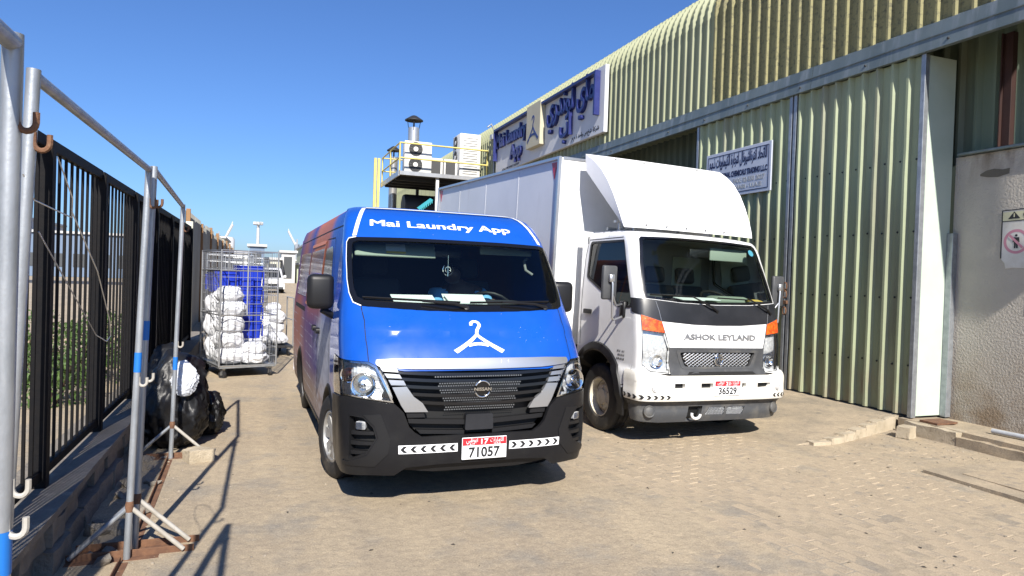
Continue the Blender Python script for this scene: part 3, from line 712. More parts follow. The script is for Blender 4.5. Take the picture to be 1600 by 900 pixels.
m.prism([(.014*math.cos(a*.52), .066+.014*math.sin(a*.52)) for a in range(12)], 0, .0005, 0, B)
m.prism([(-.032, .046), (.032, .046), (.036, -.008), (.026, -.008), (.022, .02), (.02, -.075), (.004, -.075), (0, -.015), (-.004, -.075), (-.02, -.075), (-.022, .02), (-.026, -.008), (-.036, -.008)], 0, .0005, 0, B); m.build('person_symbol', 'black_decal', cn)
# ------------------------------------------------------------------ vehicle helpers
def skin(sh, name, mat, parent, outer, holes=(), off=0.0, du=.06, dv=.05, thick=0.0, smooth=40, both=False):
    """a panel cut from a vehicle skin; thick > 0 folds its rim inward"""
    if sum(outer[i-1][0]*outer[i][1]-outer[i][0]*outer[i-1][1] for i in range(len(outer))) < 0: outer = outer[::-1]
    ps, fs, be = patch2d(outer, holes, du, dv); m = MB()
    m.add([sh.pt(a, b, off) for a, b in ps], fs)
    if thick:
        idx = sorted({i for e in be for i in e}); mp = {}; mq = {}
        for i in idx: mq[i] = len(m.v); m.v.append(m.v[i]); mp[i] = len(m.v); m.v.append(sh.pt(ps[i][0], ps[i][1], off-thick))
        for a, b in be: m.f.append((mq[b], mq[a], mp[a], mp[b])); m.m.append(0)
    o = m.build(name, mat, parent, smooth); nv = len(ps)
    o.data.normals_split_custom_set_from_vertices([sh.nrm(*p) for p in ps]+[(0, 0, 0)]*(len(m.v)-nv))
    return o
def strip(sh, name, mat, parent, pts, w, off=.0015):
    """thin line along a vehicle skin"""
    L = []; Rr = []
    pv_ = [Vector(p) for p in pts]
    for i, p in enumerate(pv_):
        t = (pv_[min(i+1, len(pv_)-1)]-pv_[max(0, i-1)]).normalized(); n = Vector((-t.y, t.x)); L.append(p+n*w/2); Rr.append(p-n*w/2)
    m = MB(); k = len(pv_); m.v = [sh.pt(p.x, p.y, off) for p in L+Rr]; m.f = [(k+i, k+i+1, i+1, i) for i in range(k-1)]; m.m = [0]*(k-1)
    return m.build(name, mat, parent, 40)
def dens(pts, d=.05):
    out = []
    for a, b in zip(pts, pts[1:]):
        n = max(1, int(math.dist(a, b)/d)); out += [(a[0]+(b[0]-a[0])*i/n, a[1]+(b[1]-a[1])*i/n) for i in range(n)]
    return out+[pts[-1]]
def skin_text(sh, name, body, size, s0, z0, width, mat, parent, off=.003, bold=0.0, zs=1.0, shear=0.0, thick=0.0):
    vs, fs = text_poly(body, size, bold, width, shear=shear)
    bm = bmesh.new(); bv = [bm.verts.new(v) for v in vs]
    for f in fs:
        try: bm.faces.new([bv[i] for i in f])
        except ValueError: pass
    d = .05
    k = math.floor(min(v.co.x for v in bm.verts)/d)+1; hi = max(v.co.x for v in bm.verts)
    while k*d < hi: bmesh.ops.bisect_plane(bm, geom=bm.verts[:]+bm.edges[:]+bm.faces[:], dist=1e-5, plane_co=(k*d, 0, 0), plane_no=(1, 0, 0)); k += 1
    m = MB(); m.bm(bm); pl = m.v; f0 = list(m.f); m.v = []; m.f = []
    for k, dx in enumerate((0, -thick, thick) if thick else (0,)):
        o_ = len(m.v); m.v += [sh.pt(s0+p[0]+dx, z0+p[1]*zs, off+k*.0003) for p in pl]; m.f += [tuple(i+o_ for i in f) for f in f0]
    m.m = [0]*len(m.f)
    return m.build(name, mat, parent)
def arc_pts(c, r, a0, a1, n=14): return [(c[0]+r*math.cos(R(a0+(a1-a0)*i/n)), c[1]+r*math.sin(R(a0+(a1-a0)*i/n))) for i in range(n+1)]
def wheel(parent, x, y, r, w, side, rim_r, rimmat, style):
    """wheel whose outer face looks to side (-1 left, 1 right)"""
    wr = empty('wheel', (x, y, r), 0, parent); mx = Matrix.Rotation(math.pi/2*side, 4, 'Y')
    m = MB(); h = w/2
    prof = [(rim_r-.01, -h*.7), (rim_r+.01, -h*.95), (r-.06, -h), (r-.025, -h*.93), (r-.006, -h*.78), (r, -h*.6)]
    prof += [(r, -h*.34), (r-.010, -h*.33), (r-.010, -h*.26), (r, -h*.25), (r, -.02), (r-.010, -.018), (r-.010, .018), (r, .02), (r, h*.25), (r-.010, h*.26), (r-.010, h*.33), (r, h*.34)]
    prof += [(a, -b) for a, b in prof[:6][::-1]]
    m.lathe(prof, 40, 0, mx)
    for k in range(60):
        a = k*2*math.pi/60
        for sgn in (-1, 1): m.box(r-.012, r+.001, -.009, .009, sgn*h*.6-.02*(sgn > 0), sgn*h*.6+.02*(sgn < 0)+.0, 0, mx @ Matrix.Rotation(a, 4, 'Z'))
    m.build('tyre', 'rubber', wr, 35)
    m = MB(); d = h*.55
    if style == 'steel':
        m.lathe([(rim_r, -h*.7), (rim_r-.02, -h*.2), (rim_r-.035, d*.2), (rim_r*.72, d*.2), (rim_r*.62, d*.75), (rim_r*.4, d*.8), (rim_r*.38, d*1.1), (.0001, d*1.15)], 32, 0, mx)
        m.lathe([(rim_r+.008, d*1.5), (rim_r-.012, d*1.55), (rim_r-.022, d*1.2), (rim_r-.03, d*.2)], 32, 0, mx)
        for k in range(6): m.lathe([(.014, d*.7), (.014, d*1.0), (.0001, d*1.02)], 8, 0, mx @ Matrix.Rotation(k*math.pi/3, 4, 'Z') @ Matrix.Translation((rim_r*.5, 0, 0)))
    else:
        m.lathe([(rim_r, -h*.7), (rim_r-.02, -h*.2), (rim_r-.03, d*.3), (.05, d*.3), (.0001, d*.3)], 32, 0, mx)
        m.lathe([(rim_r+.008, d*1.5), (rim_r-.015, d*1.6), (rim_r-.03, d*1.1), (rim_r-.04, d*.3)], 32, 0, mx)
        for k in range(8):
            q = mx @ Matrix.Rotation(k*math.pi/4, 4, 'Z'); m.add([(.04, -.028, d*1.2), (rim_r-.02, -.045, d*1.35), (rim_r-.02, .045, d*1.35), (.04, .028, d*1.2), (.04, -.03, d*.3), (rim_r-.02, -.05, d*.3), (rim_r-.02, .05, d*.3), (.04, .03, d*.3)],
                 [(0, 1, 2, 3), (0, 4, 5, 1), (3, 2, 6, 7), (1, 5, 6, 2)], 0, q)
        m.lathe([(.06, d*.3), (.055, d*1.4), (.0001, d*1.5)], 16, 0, mx)
    m.build('rim', rimmat, wr, 35)
    return wr
def plate(parent, mx, city, num, sub):
    """small local number plate: red upper band, white lower field"""
    p = empty('number_plate', (0, 0, 0), 0, parent); W_, H_ = .335, .155
    m = MB(); m.bbox(-W_/2, W_/2, -H_/2, H_/2, 0, .008, .003, 1, 0, mx); m.build('plate_base', 'white_decal', p)
    m = MB(); m.box(-W_/2+.004, W_/2-.004, .022, H_/2-.004, .0082, .0092, 0, mx); m.build('red_band', 'red_plate', p)
    up = mx @ Matrix.Translation((0, 0, .0098))
    text_obj('number', num, .098, up @ Matrix.Translation((0, -.028, 0)), 'black_decal', p, width=.235, bold=.003)
    text_obj('class_number', city, .05, up @ Matrix.Translation((0, .047, 0)), 'white_decal', p, width=.055, bold=.001)
    text_obj('arabic_print', arabic('الامارات'), .045, up @ Matrix.Translation((.092, .052, 0)), 'white_decal', p, width=.10)
    text_obj('arabic_print', arabic('ابوظبي'), .045, up @ Matrix.Translation((-.095, .052, 0)), 'white_decal', p, width=.085)
    text_obj('latin_print', 'U.A.E', .022, up @ Matrix.Translation((.095, .030, 0)), 'white_decal', p, width=.05)
    text_obj('latin_print', 'A.D', .022, up @ Matrix.Translation((-.095, .030, 0)), 'white_decal', p, width=.035)
    return p
def seat(parent, x, y, z, mat='seat_fabric', h=.62):
    s_ = empty('seat', (x, y, z), 0, parent)
    m = MB(); m.bbox(-.24, .24, -.25, .25, -.14, .04, .05, 3); m.build('cushion', mat, s_, 50)
    m = MB(); m.bbox(-.24, .24, -.06, .06, 0, h, .05, 3, 0, T(0, .28, 0, R(-12))); m.build('backrest', mat, s_, 50)
    m = MB(); m.bbox(-.13, .13, -.045, .045, .03, .22, .04, 3, 0, T(0, .28, 0, R(-12)) @ Matrix.Translation((0, 0, h))); m.build('headrest', mat, s_, 50)
    return s_
def wiper(parent, sh, pivot, elbow, ends, off=.03):
    w_ = empty('wiper', (0, 0, 0), 0, parent)
    m = MB(); m.tube([sh.pt(*pivot, .012), sh.pt(pivot[0]*.7+elbow[0]*.3, pivot[1]*.7+elbow[1]*.3, off+.01), sh.pt(*elbow, off)], [.014, .010, .007], 6); m.lathe([(.0001, .02), (.02, .016), (.022, 0)], 10, 0, Matrix.Translation(sh.pt(*pivot, .0)) @ Matrix.Rotation(R(60), 4, 'X')); m.build('arm', 'black_trim', w_, 40)
    k = 7; pts = [(ends[0][0]+(ends[1][0]-ends[0][0])*i/k, ends[0][1]+(ends[1][1]-ends[0][1])*i/k) for i in range(k+1)]
    m = MB(); m.tube([sh.pt(a, b, .012) for a, b in pts], .006, 6); m.tube([sh.pt(a, b, .022) for a, b in pts], .005, 6); m.build('blade', 'black_trim', w_, 40)
    return w_
def steering(parent, x, y, z, r=.19, tilt=55):
    m = MB(); mx = T(x, y, z, R(tilt))
    m.tube([(r*math.cos(a*.3927), r*math.sin(a*.3927), 0) for a in range(16)], .016, 8, 0, mx=mx, closed=True)
    for a in (0, 180, 270): m.tube([(0, 0, -.03), (r*math.cos(R(a)), r*math.sin(R(a)), 0)], .014, 6, 0, mx=mx)
    m.lathe([(.0001, .0), (.06, -.01), (.065, -.05), (.0001, -.06)], 14, 0, mx); return m.build('steering_wheel', 'black_trim', parent, 40)

# ------------------------------------------------------------------ laundry van
def wrap_mat():
    m = M('van_wrap', (.2, .2, .3), .45, spec=.3); nt = m.node_tree; b = nt.nodes['Principled BSDF']
    tc = nt.nodes.new('ShaderNodeTexCoord'); sx = nt.nodes.new('ShaderNodeSeparateXYZ'); nt.links.new(tc.outputs['Object'], sx.inputs[0])
    def rampn(sock, lo, hi, stops):
        mr = nt.nodes.new('ShaderNodeMapRange'); mr.inputs[1].default_value = lo; mr.inputs[2].default_value = hi; nt.links.new(sock, mr.inputs[0])
        n = nt.nodes.new('ShaderNodeValToRGB'); el = n.color_ramp.elements
        el[0].position = stops[0][0]; el[0].color = (*stops[0][1], 1); el[1].position = stops[-1][0]; el[1].color = (*stops[-1][1], 1)
        for p, c in stops[1:-1]: e = el.new(p); e.color = (*c, 1)
        nt.links.new(mr.outputs[0], n.inputs[0]); return n.outputs[0]
    up = rampn(sx.outputs[1], .8, 5.1, [(0, (.012, .09, .45)), (.13, (.012, .08, .40)), (.20, (.05, .10, .38)), (.27, (.42, .11, .03)), (.52, (.52, .14, .02)), (.62, (.03, .04, .26)), (.80, (.38, .10, .04)), (1, (.08, .02, .16))])
    dn = rampn(sx.outputs[1], .6, 5.1, [(0, (.13, .15, .33)), (.08, (.34, .35, .42)), (.26, (.42, .43, .48)), (.32, (.05, .04, .22)), (.45, (.09, .02, .17)), (.60, (.14, .03, .16)), (.78, (.42, .11, .03)), (1, (.38, .09, .03))])
    zz = nt.nodes.new('ShaderNodeMapRange'); zz.inputs[1].default_value = 1.10; zz.inputs[2].default_value = 1.42; nt.links.new(sx.outputs[2], zz.inputs[0])
    c = _mix(nt, zz.outputs[0], dn, up)
    low = nt.nodes.new('ShaderNodeMapRange'); low.inputs[1].default_value = .75; low.inputs[2].default_value = .50; nt.links.new(sx.outputs[2], low.inputs[0])
    c = _mix(nt, low.outputs[0], c, (.30, .20, .16))
    # printed wire cage and folded laundry
    def lines(sock, per, wd):
        a = nt.nodes.new('ShaderNodeMath'); a.operation = 'MODULO'; a.inputs[1].default_value = per; nt.links.new(sock, a.inputs[0])
        l = nt.nodes.new('ShaderNodeMath'); l.operation = 'LESS_THAN'; l.inputs[1].default_value = wd; nt.links.new(a.outputs[0], l.inputs[0]); return l.outputs[0]
    g = nt.nodes.new('ShaderNodeMath'); g.operation = 'MAXIMUM'; nt.links.new(lines(sx.outputs[1], .17, .014), g.inputs[0]); nt.links.new(lines(sx.outputs[2], .11, .012), g.inputs[1])
    win = nt.nodes.new('ShaderNodeMapRange'); win.inputs[1].default_value = 1.25; win.inputs[2].default_value = 1.15; nt.links.new(sx.outputs[2], win.inputs[0])
    g1 = nt.nodes.new('ShaderNodeMath'); g1.operation = 'MULTIPLY'; nt.links.new(g.outputs[0], g1.inputs[0]); nt.links.new(_ramp(nt, _noise(nt, 2.0, 4, .6), .45, .62), g1.inputs[1])
    g2 = nt.nodes.new('ShaderNodeMath'); g2.operation = 'MULTIPLY'; nt.links.new(g1.outputs[0], g2.inputs[0]); nt.links.new(win.outputs[0], g2.inputs[1])
    c = _mix(nt, g2.outputs[0], c, (.50, .52, .58))
    fold = _ramp(nt, _noise(nt, 5.5, 5, .6, (1, 1.2, 2.6)), .42, .60); f2 = nt.nodes.new('ShaderNodeMath'); f2.operation = 'MULTIPLY'; f2.inputs[1].default_value = .55
    f3 = nt.nodes.new('ShaderNodeMath'); f3.operation = 'MULTIPLY'; nt.links.new(fold, f2.inputs[0]); nt.links.new(f2.outputs[0], f3.inputs[0]); nt.links.new(win.outputs[0], f3.inputs[1])
    yw = nt.nodes.new('ShaderNodeMapRange'); yw.inputs[1].default_value = 2.5; yw.inputs[2].default_value = 1.9; nt.links.new(sx.outputs[1], yw.inputs[0])
    f4 = nt.nodes.new('ShaderNodeMath'); f4.operation = 'MULTIPLY'; nt.links.new(f3.outputs[0], f4.inputs[0]); nt.links.new(yw.outputs[0], f4.inputs[1])
    c = _mix(nt, f4.outputs[0], c, (.55, .56, .60)); nt.links.new(c, b.inputs['Base Color'])
wrap_mat()
M('orange_decal', (.75, .22, .06), .4)
van = tag(empty('laundry_van', (1.50, 4.63, 0), R(1.2)), 'blue high-roof laundry van parked in front of the white truck', 'van')
V = VAN
wso = [(-.80, 1.408), (-.4, 1.388), (0, 1.380), (.4, 1.388), (.80, 1.408), (.868, 1.431), (.911, 1.498), (.935, 1.597), (.951, 1.75), (.957, 1.885), (.937, 1.915), (.87, 1.928), (.45, 1.936), (0, 1.938)]
wso = wso+mirror(wso[7:13]) + [(-.911, 1.498), (-.868, 1.431)]
wso = [(-.80, 1.408), (-.4, 1.388), (0, 1.380), (.4, 1.388), (.80, 1.408), (.868, 1.431), (.911, 1.498), (.935, 1.597), (.951, 1.75), (.957, 1.885), (.937, 1.915), (.87, 1.928), (.45, 1.936), (0, 1.938),
       (-.45, 1.936), (-.87, 1.928), (-.937, 1.915), (-.957, 1.885), (-.951, 1.75), (-.935, 1.597), (-.911, 1.498), (-.868, 1.431)]
gi = [(-.79, 1.452), (-.4, 1.440), (0, 1.434), (.4, 1.440), (.79, 1.452), (.845, 1.475), (.875, 1.54), (.893, 1.65), (.905, 1.85), (.897, 1.885), (.86, 1.898), (.45, 1.908), (0, 1.910)]
gi = gi+mirror([p for p in gi if p[0] > 0 and p != (.79, 1.452) and p != (.4, 1.440)])[:] if False else gi+[(-.45, 1.908), (-.86, 1.898), (-.897, 1.885), (-.905, 1.85), (-.893, 1.65), (-.875, 1.54), (-.845, 1.475)]
SB = 1.62
body_o = [(-SB, .75), (-1.33, .75), (-1.33, 1.04), (-.722, 1.038), (-.67, 1.01), (-.5, .98), (.5, .98), (.67, 1.01), (.722, 1.038), (1.33, 1.04), (1.33, .75), (SB, .75), (SB, 2.222), (-SB, 2.222)]
wso_s = [(a*.985, 1.66+(b-1.66)*.97) for a, b in wso]
skin(V, 'body', 'van_blue', van, body_o, [wso_s])
# roof cap
N = 60; per = [V.raw(-5.75+2*5.75*i/N*1.0, 2.222) for i in range(N+1)]
smp = [-5.75, -5, -4, -3, -2, -1.5, -1.25, -1.06]+[-1+i*.1 for i in range(21)]+[1.06, 1.25, 1.5, 2, 3, 4, 5, 5.75]
per = [V.raw(s_, 2.222) for s_ in smp]; m = MB(); rows = []
for k in (1, .97, .9, .75, .5, .25, .02): rows.append([(p[0]*k, 3.2+(p[1]-3.2)*(1-(1-k)*.9), 2.222+.03*(1-k**3)) for p in per])
m.loft(rows, closed=True); rfo = m.build('roof', 'van_blue', van, 40)
m = MB(); m.loft([[(-.93, 5.1, .3), (-.93, 5.1, 1.3), (-.85, 5.08, 2.05), (-.71, 5.1, 2.222)], [(.93, 5.1, .3), (.93, 5.1, 1.3), (.85, 5.08, 2.05), (.71, 5.1, 2.222)]]); m.build('rear_panel', 'van_wrap', van)
# sides with wheel arches
WF, WR_, WZ, AR_ = 1.66, 4.60, .335, .395
for sg_ in (-1, 1):
    o = [(SB, .757)]+arc_pts((WF, WZ), AR_, 96, -12, 10)[1:]+[(2.2, .22)]+[(4.15, .22)]+arc_pts((WR_, WZ), AR_, 192, -12, 14)+[(5.75, .25), (5.75, 2.222), (SB, 2.222)]
    o = [(SB, .757)]+[p for p in arc_pts((WF, WZ), AR_, 92, -14, 10)]+[(4.15, .22)]+arc_pts((WR_, WZ), AR_, 194, -14, 14)+[(5.75, .25), (5.75, 2.222), (SB, 2.222)]
    if sg_ < 0: o = mirror(o)
    skin(V, 'side_panel', 'van_wrap', van, o, (), 0, .16, .06)
    fo = [(1.315, .75), (1.285, .52), (1.262, .25), (1.30, .25)]+arc_pts((WF, WZ), AR_, 194, 92, 10)+[(SB, .75)]
    fo = [(1.30, .752), (1.285, .52), (1.27, .26)]+arc_pts((WF, WZ), AR_, 190, 92, 10)+[(1.63, .752)]
    if sg_ < 0: fo = mirror(fo)
    skin(V, 'front_fender', 'van_wrap', van, fo, (), 0, .05, .05)
    for c in (WF, WR_):
        m = MB(); ring = arc_pts((c, WZ), AR_, 200, -20, 24)
        for a_, b_ in ((0, .004), (0, -.035)): pass
        rows = [[V.pt(sg_*p[0], p[1], off) for p in [(c+(p[0]-c)*k, WZ+(p[1]-WZ)*k) for p in ring]] for k, off in ((1.06, .003), (1.0, .012), (.985, .004), (.985, -.22))]
        m.loft(rows); m.build('wheel_arch', 'black_trim', van, 40)
    # side windows, orange outline, slide rail, handle, seams
    fw = rnd_poly([(1.92, 1.395), (2.62, 1.395), (2.62, 1.86), (2.16, 1.875), (2.06, 1.80)], .04)
    rw = rnd_poly([(2.78, 1.36), (4.0, 1.36), (4.0, 1.86), (2.78, 1.87)], .05); rw2 = rnd_poly([(4.12, 1.36), (5.45, 1.36), (5.45, 1.86), (4.12, 1.86)], .05)
    for q, mt in ((fw, 'black_gloss'), (rw, 'van_wrap_window'), (rw2, 'van_wrap_window')):
        if mt not in MAT: M('van_wrap_window', (.09, .045, .13), .12, 0, (.33, .10, .04), ns=1.6, lo=.42, hi=.58, coat=.4)
        skin(V, 'side_window', mt, van, q if sg_ > 0 else mirror(q), (), .004, .2, .1)
    strip(V, 'outline', 'orange_decal', van, [(sg_*a, b) for a, b in dens([(2.74, 1.32), (4.04, 1.30), (4.04, 1.92), (2.74, 1.93), (2.74, 1.32)], .1)], .035, .006)
    strip(V, 'door_seam', 'grille_deep', van, [(sg_*a, b) for a, b in dens([(1.70, .76), (1.69, 1.1), (1.76, 1.42), (2.02, 1.90), (2.10, 1.945), (2.66, 1.95), (2.68, 1.2), (2.60, .62)], .08)], .009)
    strip(V, 'roof_seam', 'grille_deep', van, [(sg_*a, b) for a, b in dens([(1.45, 2.03), (2.4, 2.03), (5.6, 2.01)], .15)], .010)
    strip(V, 'slide_rail', 'grille_deep', van, [(sg_*a, b) for a, b in dens([(4.1, 1.22), (5.5, 1.22)], .15)], .05)
    strip(V, 'door_seam', 'grille_deep', van, [(sg_*a, b) for a, b in dens([(4.06, .62), (4.06, 1.95)], .1)], .009)
    for hs in (2.50, 2.83):
        h_ = skin(V, 'handle', 'black_trim', van, rnd_poly([(sg_*hs-.075, 1.085), (sg_*hs+.075, 1.085), (sg_*hs+.075, 1.135), (sg_*hs-.075, 1.135)], .02), (), .03, .1, .1, .032)
    skin(V, 'sill', 'black_trim', van, [(sg_*2.12, .20), (sg_*4.14, .20), (sg_*4.14, .29), (sg_*2.12, .29)][::sg_], (), .008, .2, .1, .02)
    # fender chrome step below headlamp
    skin(V, 'fender_trim', 'lamp_ribbed', van, [(sg_*1.335, .77), (sg_*1.40, .80), (sg_*1.36, 1.03), (sg_*1.335, 1.03)][::sg_], (), .003)
    # pillar stripe, hood seam
    st = [(.905, 1.938), (.868, 1.943), (.80, 2.196), (.838, 2.19)]
    skin(V, 'stripe', 'van_stripe', van, [(sg_*a, b) for a, b in st], (), .003, .05, .03)
    strip(V, 'hood_seam', 'grille_deep', van, [(sg_*a, b) for a, b in dens([(.80, 1.405), (.758, 1.31), (.732, 1.14), (.722, 1.04)], .03)], .006)
    # headlamp: bowl, reflectors, lens
    hl = [(-1.31, 1.036), (-.722, 1.034), (-.668, 1.006), (-.575, .766), (-.70, .784), (-.883, .803), (-1.315, .752)]
    hp = hl if sg_ < 0 else mirror(hl)
    hd = empty('headlight', (0, 0, 0), 0, van)
    def zt(s_): return 1.03 if s_ > .722 else (1.03-.024*(.722-s_)/.054 if s_ > .668 else 1.006-.24*(.668-s_)/.093)
    def zb_(s_): return .757+(.803-.757)*(1.31-s_)/.427 if s_ > .883 else (.803-.019*(.883-s_)/.183 if s_ > .70 else .784-.018*(.70-s_)/.125)
    rows = []; ns_ = 15
    for k in range(ns_+1):
        s_ = .585+.72*k/ns_; p0 = V.pt(sg_*s_, .9, -.05); q0 = V.pt(sg_*(.585+.72*max(0, k-1)/ns_), .9, -.05)
        for yv in ((q0[1]+.012, p0[1]) if k else (p0[1],)):
            rows.append([(p0[0]*.985, yv+.03*(j-3)**2/9*-.3+(.012 if j % 2 else 0), zb_(s_)+(zt(s_)-zb_(s_))*j/6) for j in range(7)])
    m = MB(); m.loft(rows); m.build('bowl', 'lamp_ribbed', hd, 20)
    skin(V, 'rim', 'chrome', hd, hp, [[(a+(sg_*.90-a)*.05, b+(.90-b)*.09) for a, b in hp]], .004, .05, .04, .06)
    for (s_, z_, r_, mt, dep) in ((.79, .885, .078, 'lamp_reflector', .0), (.965, .935, .05, 'lamp_reflector', .01)):
        p = Vector(V.pt(sg_*s_, z_, -.055)); m = MB(); n = (Vector(V.pt(sg_*s_, z_, .0))-p).normalized()*.35+Vector((0, -1, 0)); p += Vector((0, -.004, 0))
        q = Matrix.Translation(p) @ n.to_track_quat('Z', 'Y').to_matrix().to_4x4()
        m.lathe([(.0001, -.02), (r_*.25, -.015), (r_*.6, .005), (r_, .040), (r_+.008, .042), (r_+.01, .0)], 20, 0, q); m.build('reflector', mt, hd, 30)
        m = MB(); m.lathe([(.0001, .03), (r_*.2, .025), (r_*.22, -.015)], 10, 0, q); m.build('bulb', 'chrome' if s_ < .9 else 'amber_bulb', hd, 40)
    p = Vector(V.pt(sg_*.99, .93, -.035)); bm = bmesh.new(); bmesh.ops.create_icosphere(bm, subdivisions=2, radius=.042); m = MB(); m.bm(bm, 0, Matrix.Translation(p)); m.build('indicator', 'amber', hd, 50)
    skin(V, 'shroud', 'black_trim', hd, [(sg_*a, b) for a, b in [(.625, .87), (.60, .80), (.66, .80)]], (), -.012, .05, .05)
    skin(V, 'lens', 'lamp_lens', hd, [(a, b) for a, b in hp], (), .006, .05, .04)
# bumper
bt = [(-1.30, .747), (-.883, .798), (-.70, .779), (-.572, .760), (-.545, .735), (-.513, .70), (-.477, .60), (-.44, .560), (-.395, .530)]
bl = [(-.30, .335), (-.50, .322), (-.58, .268), (-.75, .272), (-1.1, .245), (-1.262, .26), (-1.275, .52)]
bo = bt+mirror(bt)+mirror(bl)[:]+bl
bo = bt+mirror(bt)+mirror(bl)
bo += bl
fog = [(-.863, .679), (-.767, .672), (-.701, .600), (-.682, .526), (-.75, .417), (-.878, .365)]
skin(V, 'bumper', 'bumper_plastic', van, bo, [fog, mirror(fog)], .018, .06, .04, .03)
skin(V, 'valance', 'black_trim', van, [(-.6, .30), (-.3, .262), (.3, .262), (.6, .30), (.5, .35), (-.5, .35)], (), -.02, .08, .05, .05)
for sg_ in (-1, 1):
    f = fog if sg_ < 0 else mirror(fog)
    fg = empty('fog_light_pocket', (0, 0, 0), 0, van)
    skin(V, 'pocket', 'grille_deep', fg, f, (), -.045, .05, .04)
    skin(V, 'pocket_wall', 'black_trim', fg, [(a, b) for a, b in f], [[(a+(sg_*.78-a)*.06, b+(.53-b)*.06) for a, b in f]], .016, .05, .04, .06)
    for (za, w0, w1) in ((.555, .855, .70), (.485, .86, .70), (.42, .865, .745)):
        skin(V, 'slat', 'black_trim', fg, [(sg_*w0, za-.014), (sg_*w1, za-.010), (sg_*w1, za+.012), (sg_*w0, za+.014)], (), .002, .05, .05, .04)
    fo = [(-.655, .69), (-.597, .52), (-.615, .42), (-.70, .335), (-.93, .33), (-.93, .36), (-.885, .355), (-.745, .407), (-.672, .526), (-.693, .607), (-.765, .682)]
    skin(V, 'surround', 'black_trim', fg, fo if sg_ < 0 else mirror(fo), (), .024, .05, .04, .01)
    fl = rnd_poly([(sg_*.822, .578), (sg_*.757, .578), (sg_*.757, .632), (sg_*.822, .632)], .012)
    skin(V, 'fog_lamp', 'lamp_ribbed', fg, fl, (), .0, .03, .03, .04)
    skin(V, 'fog_lens', 'lamp_lens', fg, fl, (), .006, .03, .03)
    # reflective chevron strip
    ch = empty('chevron_strip', (0, 0, 0), 0, van); a0, a1 = (.155, .548) if sg_ < 0 else (.215, .608); zc = .447 if sg_ < 0 else .441
    skin(V, 'strip_base', 'white_decal', ch, [(sg_*a0, zc-.029), (sg_*a1, zc-.029), (sg_*a1, zc+.029), (sg_*a0, zc+.029)], (), .021, .04, .1)
    for k in range(6):
        c = a0+.035+k*(a1-a0-.07)/5; w_ = .019
        pg = [(c-w_*1.2, .022), (c+.002, .022), (c+w_*1.2, 0), (c+.002, -.022), (c-w_*1.2, -.022), (c, 0)]
        skin(V, 'chevron', 'black_decal', ch, [(sg_*a, zc+b) for a, b in pg], (), .0225, .05, .05)
# grille
gr = empty('grille', (0, 0, 0), 0, van)
gp = [(-.66, 1.0), (-.50, .70), (-.467, .60), (-.394, .525), (.394, .525), (.467, .60), (.50, .70), (.66, 1.0)]
skin(V, 'grille_back', 'grille_deep', gr, gp, (), -.07, .08, .05)
for i, (za, hw) in enumerate(((.972, .545), (.925, .520), (.875, .49), (.822, .455), (.765, .40))):
    z_ = lambda s_: za-.018+.02*(abs(s_)/hw)**2
    pts = [(-hw+2*hw*k/16, z_(-hw+2*hw*k/16)) for k in range(17)]
    skin(V, 'slat', 'grille_black', gr, [(a, b-.011) for a, b in pts]+[(a, b+.011) for a, b in pts[::-1]], (), -.012+.004*i, .08, .2, .04)
M('grille_mesh', (.17, .175, .18), .35, .3)
m = MB()
for (z0, nrow, hw) in ((.948, 1, .31), (.893, 2, .29), (.838, 3, .28), (.782, 3, .26), (.735, 3, .25)):
    for r_ in range(nrow):
        n = int(2*hw/.0165)
        for k in range(n):
            s_ = -hw+.008+k*.0165+(.008 if r_ % 2 else 0); zz = z0+(r_-nrow/2)*.0165
            m.add([V.pt(s_+a, zz+b, -.004) for a, b in ((-.0042, -.0042), (.0042, -.0042), (.0042, .0042), (-.0042, .0042))], [(0, 1, 2, 3)])
tag(m.build('grille_mesh', 'grille_mesh', gr), kind='stuff')
for sg_ in (-1, 1):
    for pl in ([(-.648, 1.003), (-.548, .995), (-.537, .972), (-.634, .977)], [(-.627, .963), (-.532, .957), (-.518, .930), (-.611, .934)], [(-.605, .921), (-.510, .917), (-.494, .884), (-.588, .886)],
               [(-.582, .872), (-.492, .876), (-.447, .806), (-.391, .762), (-.355, .700), (-.502, .702), (-.53, .75)]):
        skin(V, 'silver_bracket', 'silver_trim', gr, pl if sg_ > 0 and False else ([(a, b) for a, b in pl] if sg_ < 0 else mirror(pl)), (), .006, .06, .06, .03)
    for a0, a1, z0, z1 in ((.50, .30, .66, .625), (.49, .11, .612, .58)):
        pass
    skin(V, 'lower_bar', 'black_trim', gr, [(sg_*.10, .632), (sg_*.485, .652), (sg_*.477, .620), (sg_*.10, .598)], (), -.02, .06, .06, .04)
    skin(V, 'lower_bar', 'black_trim', gr, [(sg_*.10, .556), (sg_*.43, .575), (sg_*.40, .545), (sg_*.10, .528)], (), -.02, .06, .06, .04)
    skin(V, 'blank_panel', 'black_trim', gr, [(sg_*.495, .695), (sg_*.38, .69), (sg_*.37, .66), (sg_*.488, .66)], (), -.01, .06, .06, .03)
skin(V, 'radar_cover', 'panel_black', gr, rnd_poly([(-.10, .56), (.10, .56), (.095, .672), (-.095, .672)], .012), (), .0, .06, .06, .05)
chp = [(-.675, 1.022), (-.66, 1.008), (-.45, .994), (0, .988), (.45, .994), (.66, 1.008), (.675, 1.022), (.672, 1.05), (.5, 1.058), (0, 1.060), (-.5, 1.058), (-.672, 1.05)]
skin(V, 'chrome_strip', 'brushed', gr, rnd_poly(chp, .008, 2), (), .014, .05, .03, .03)
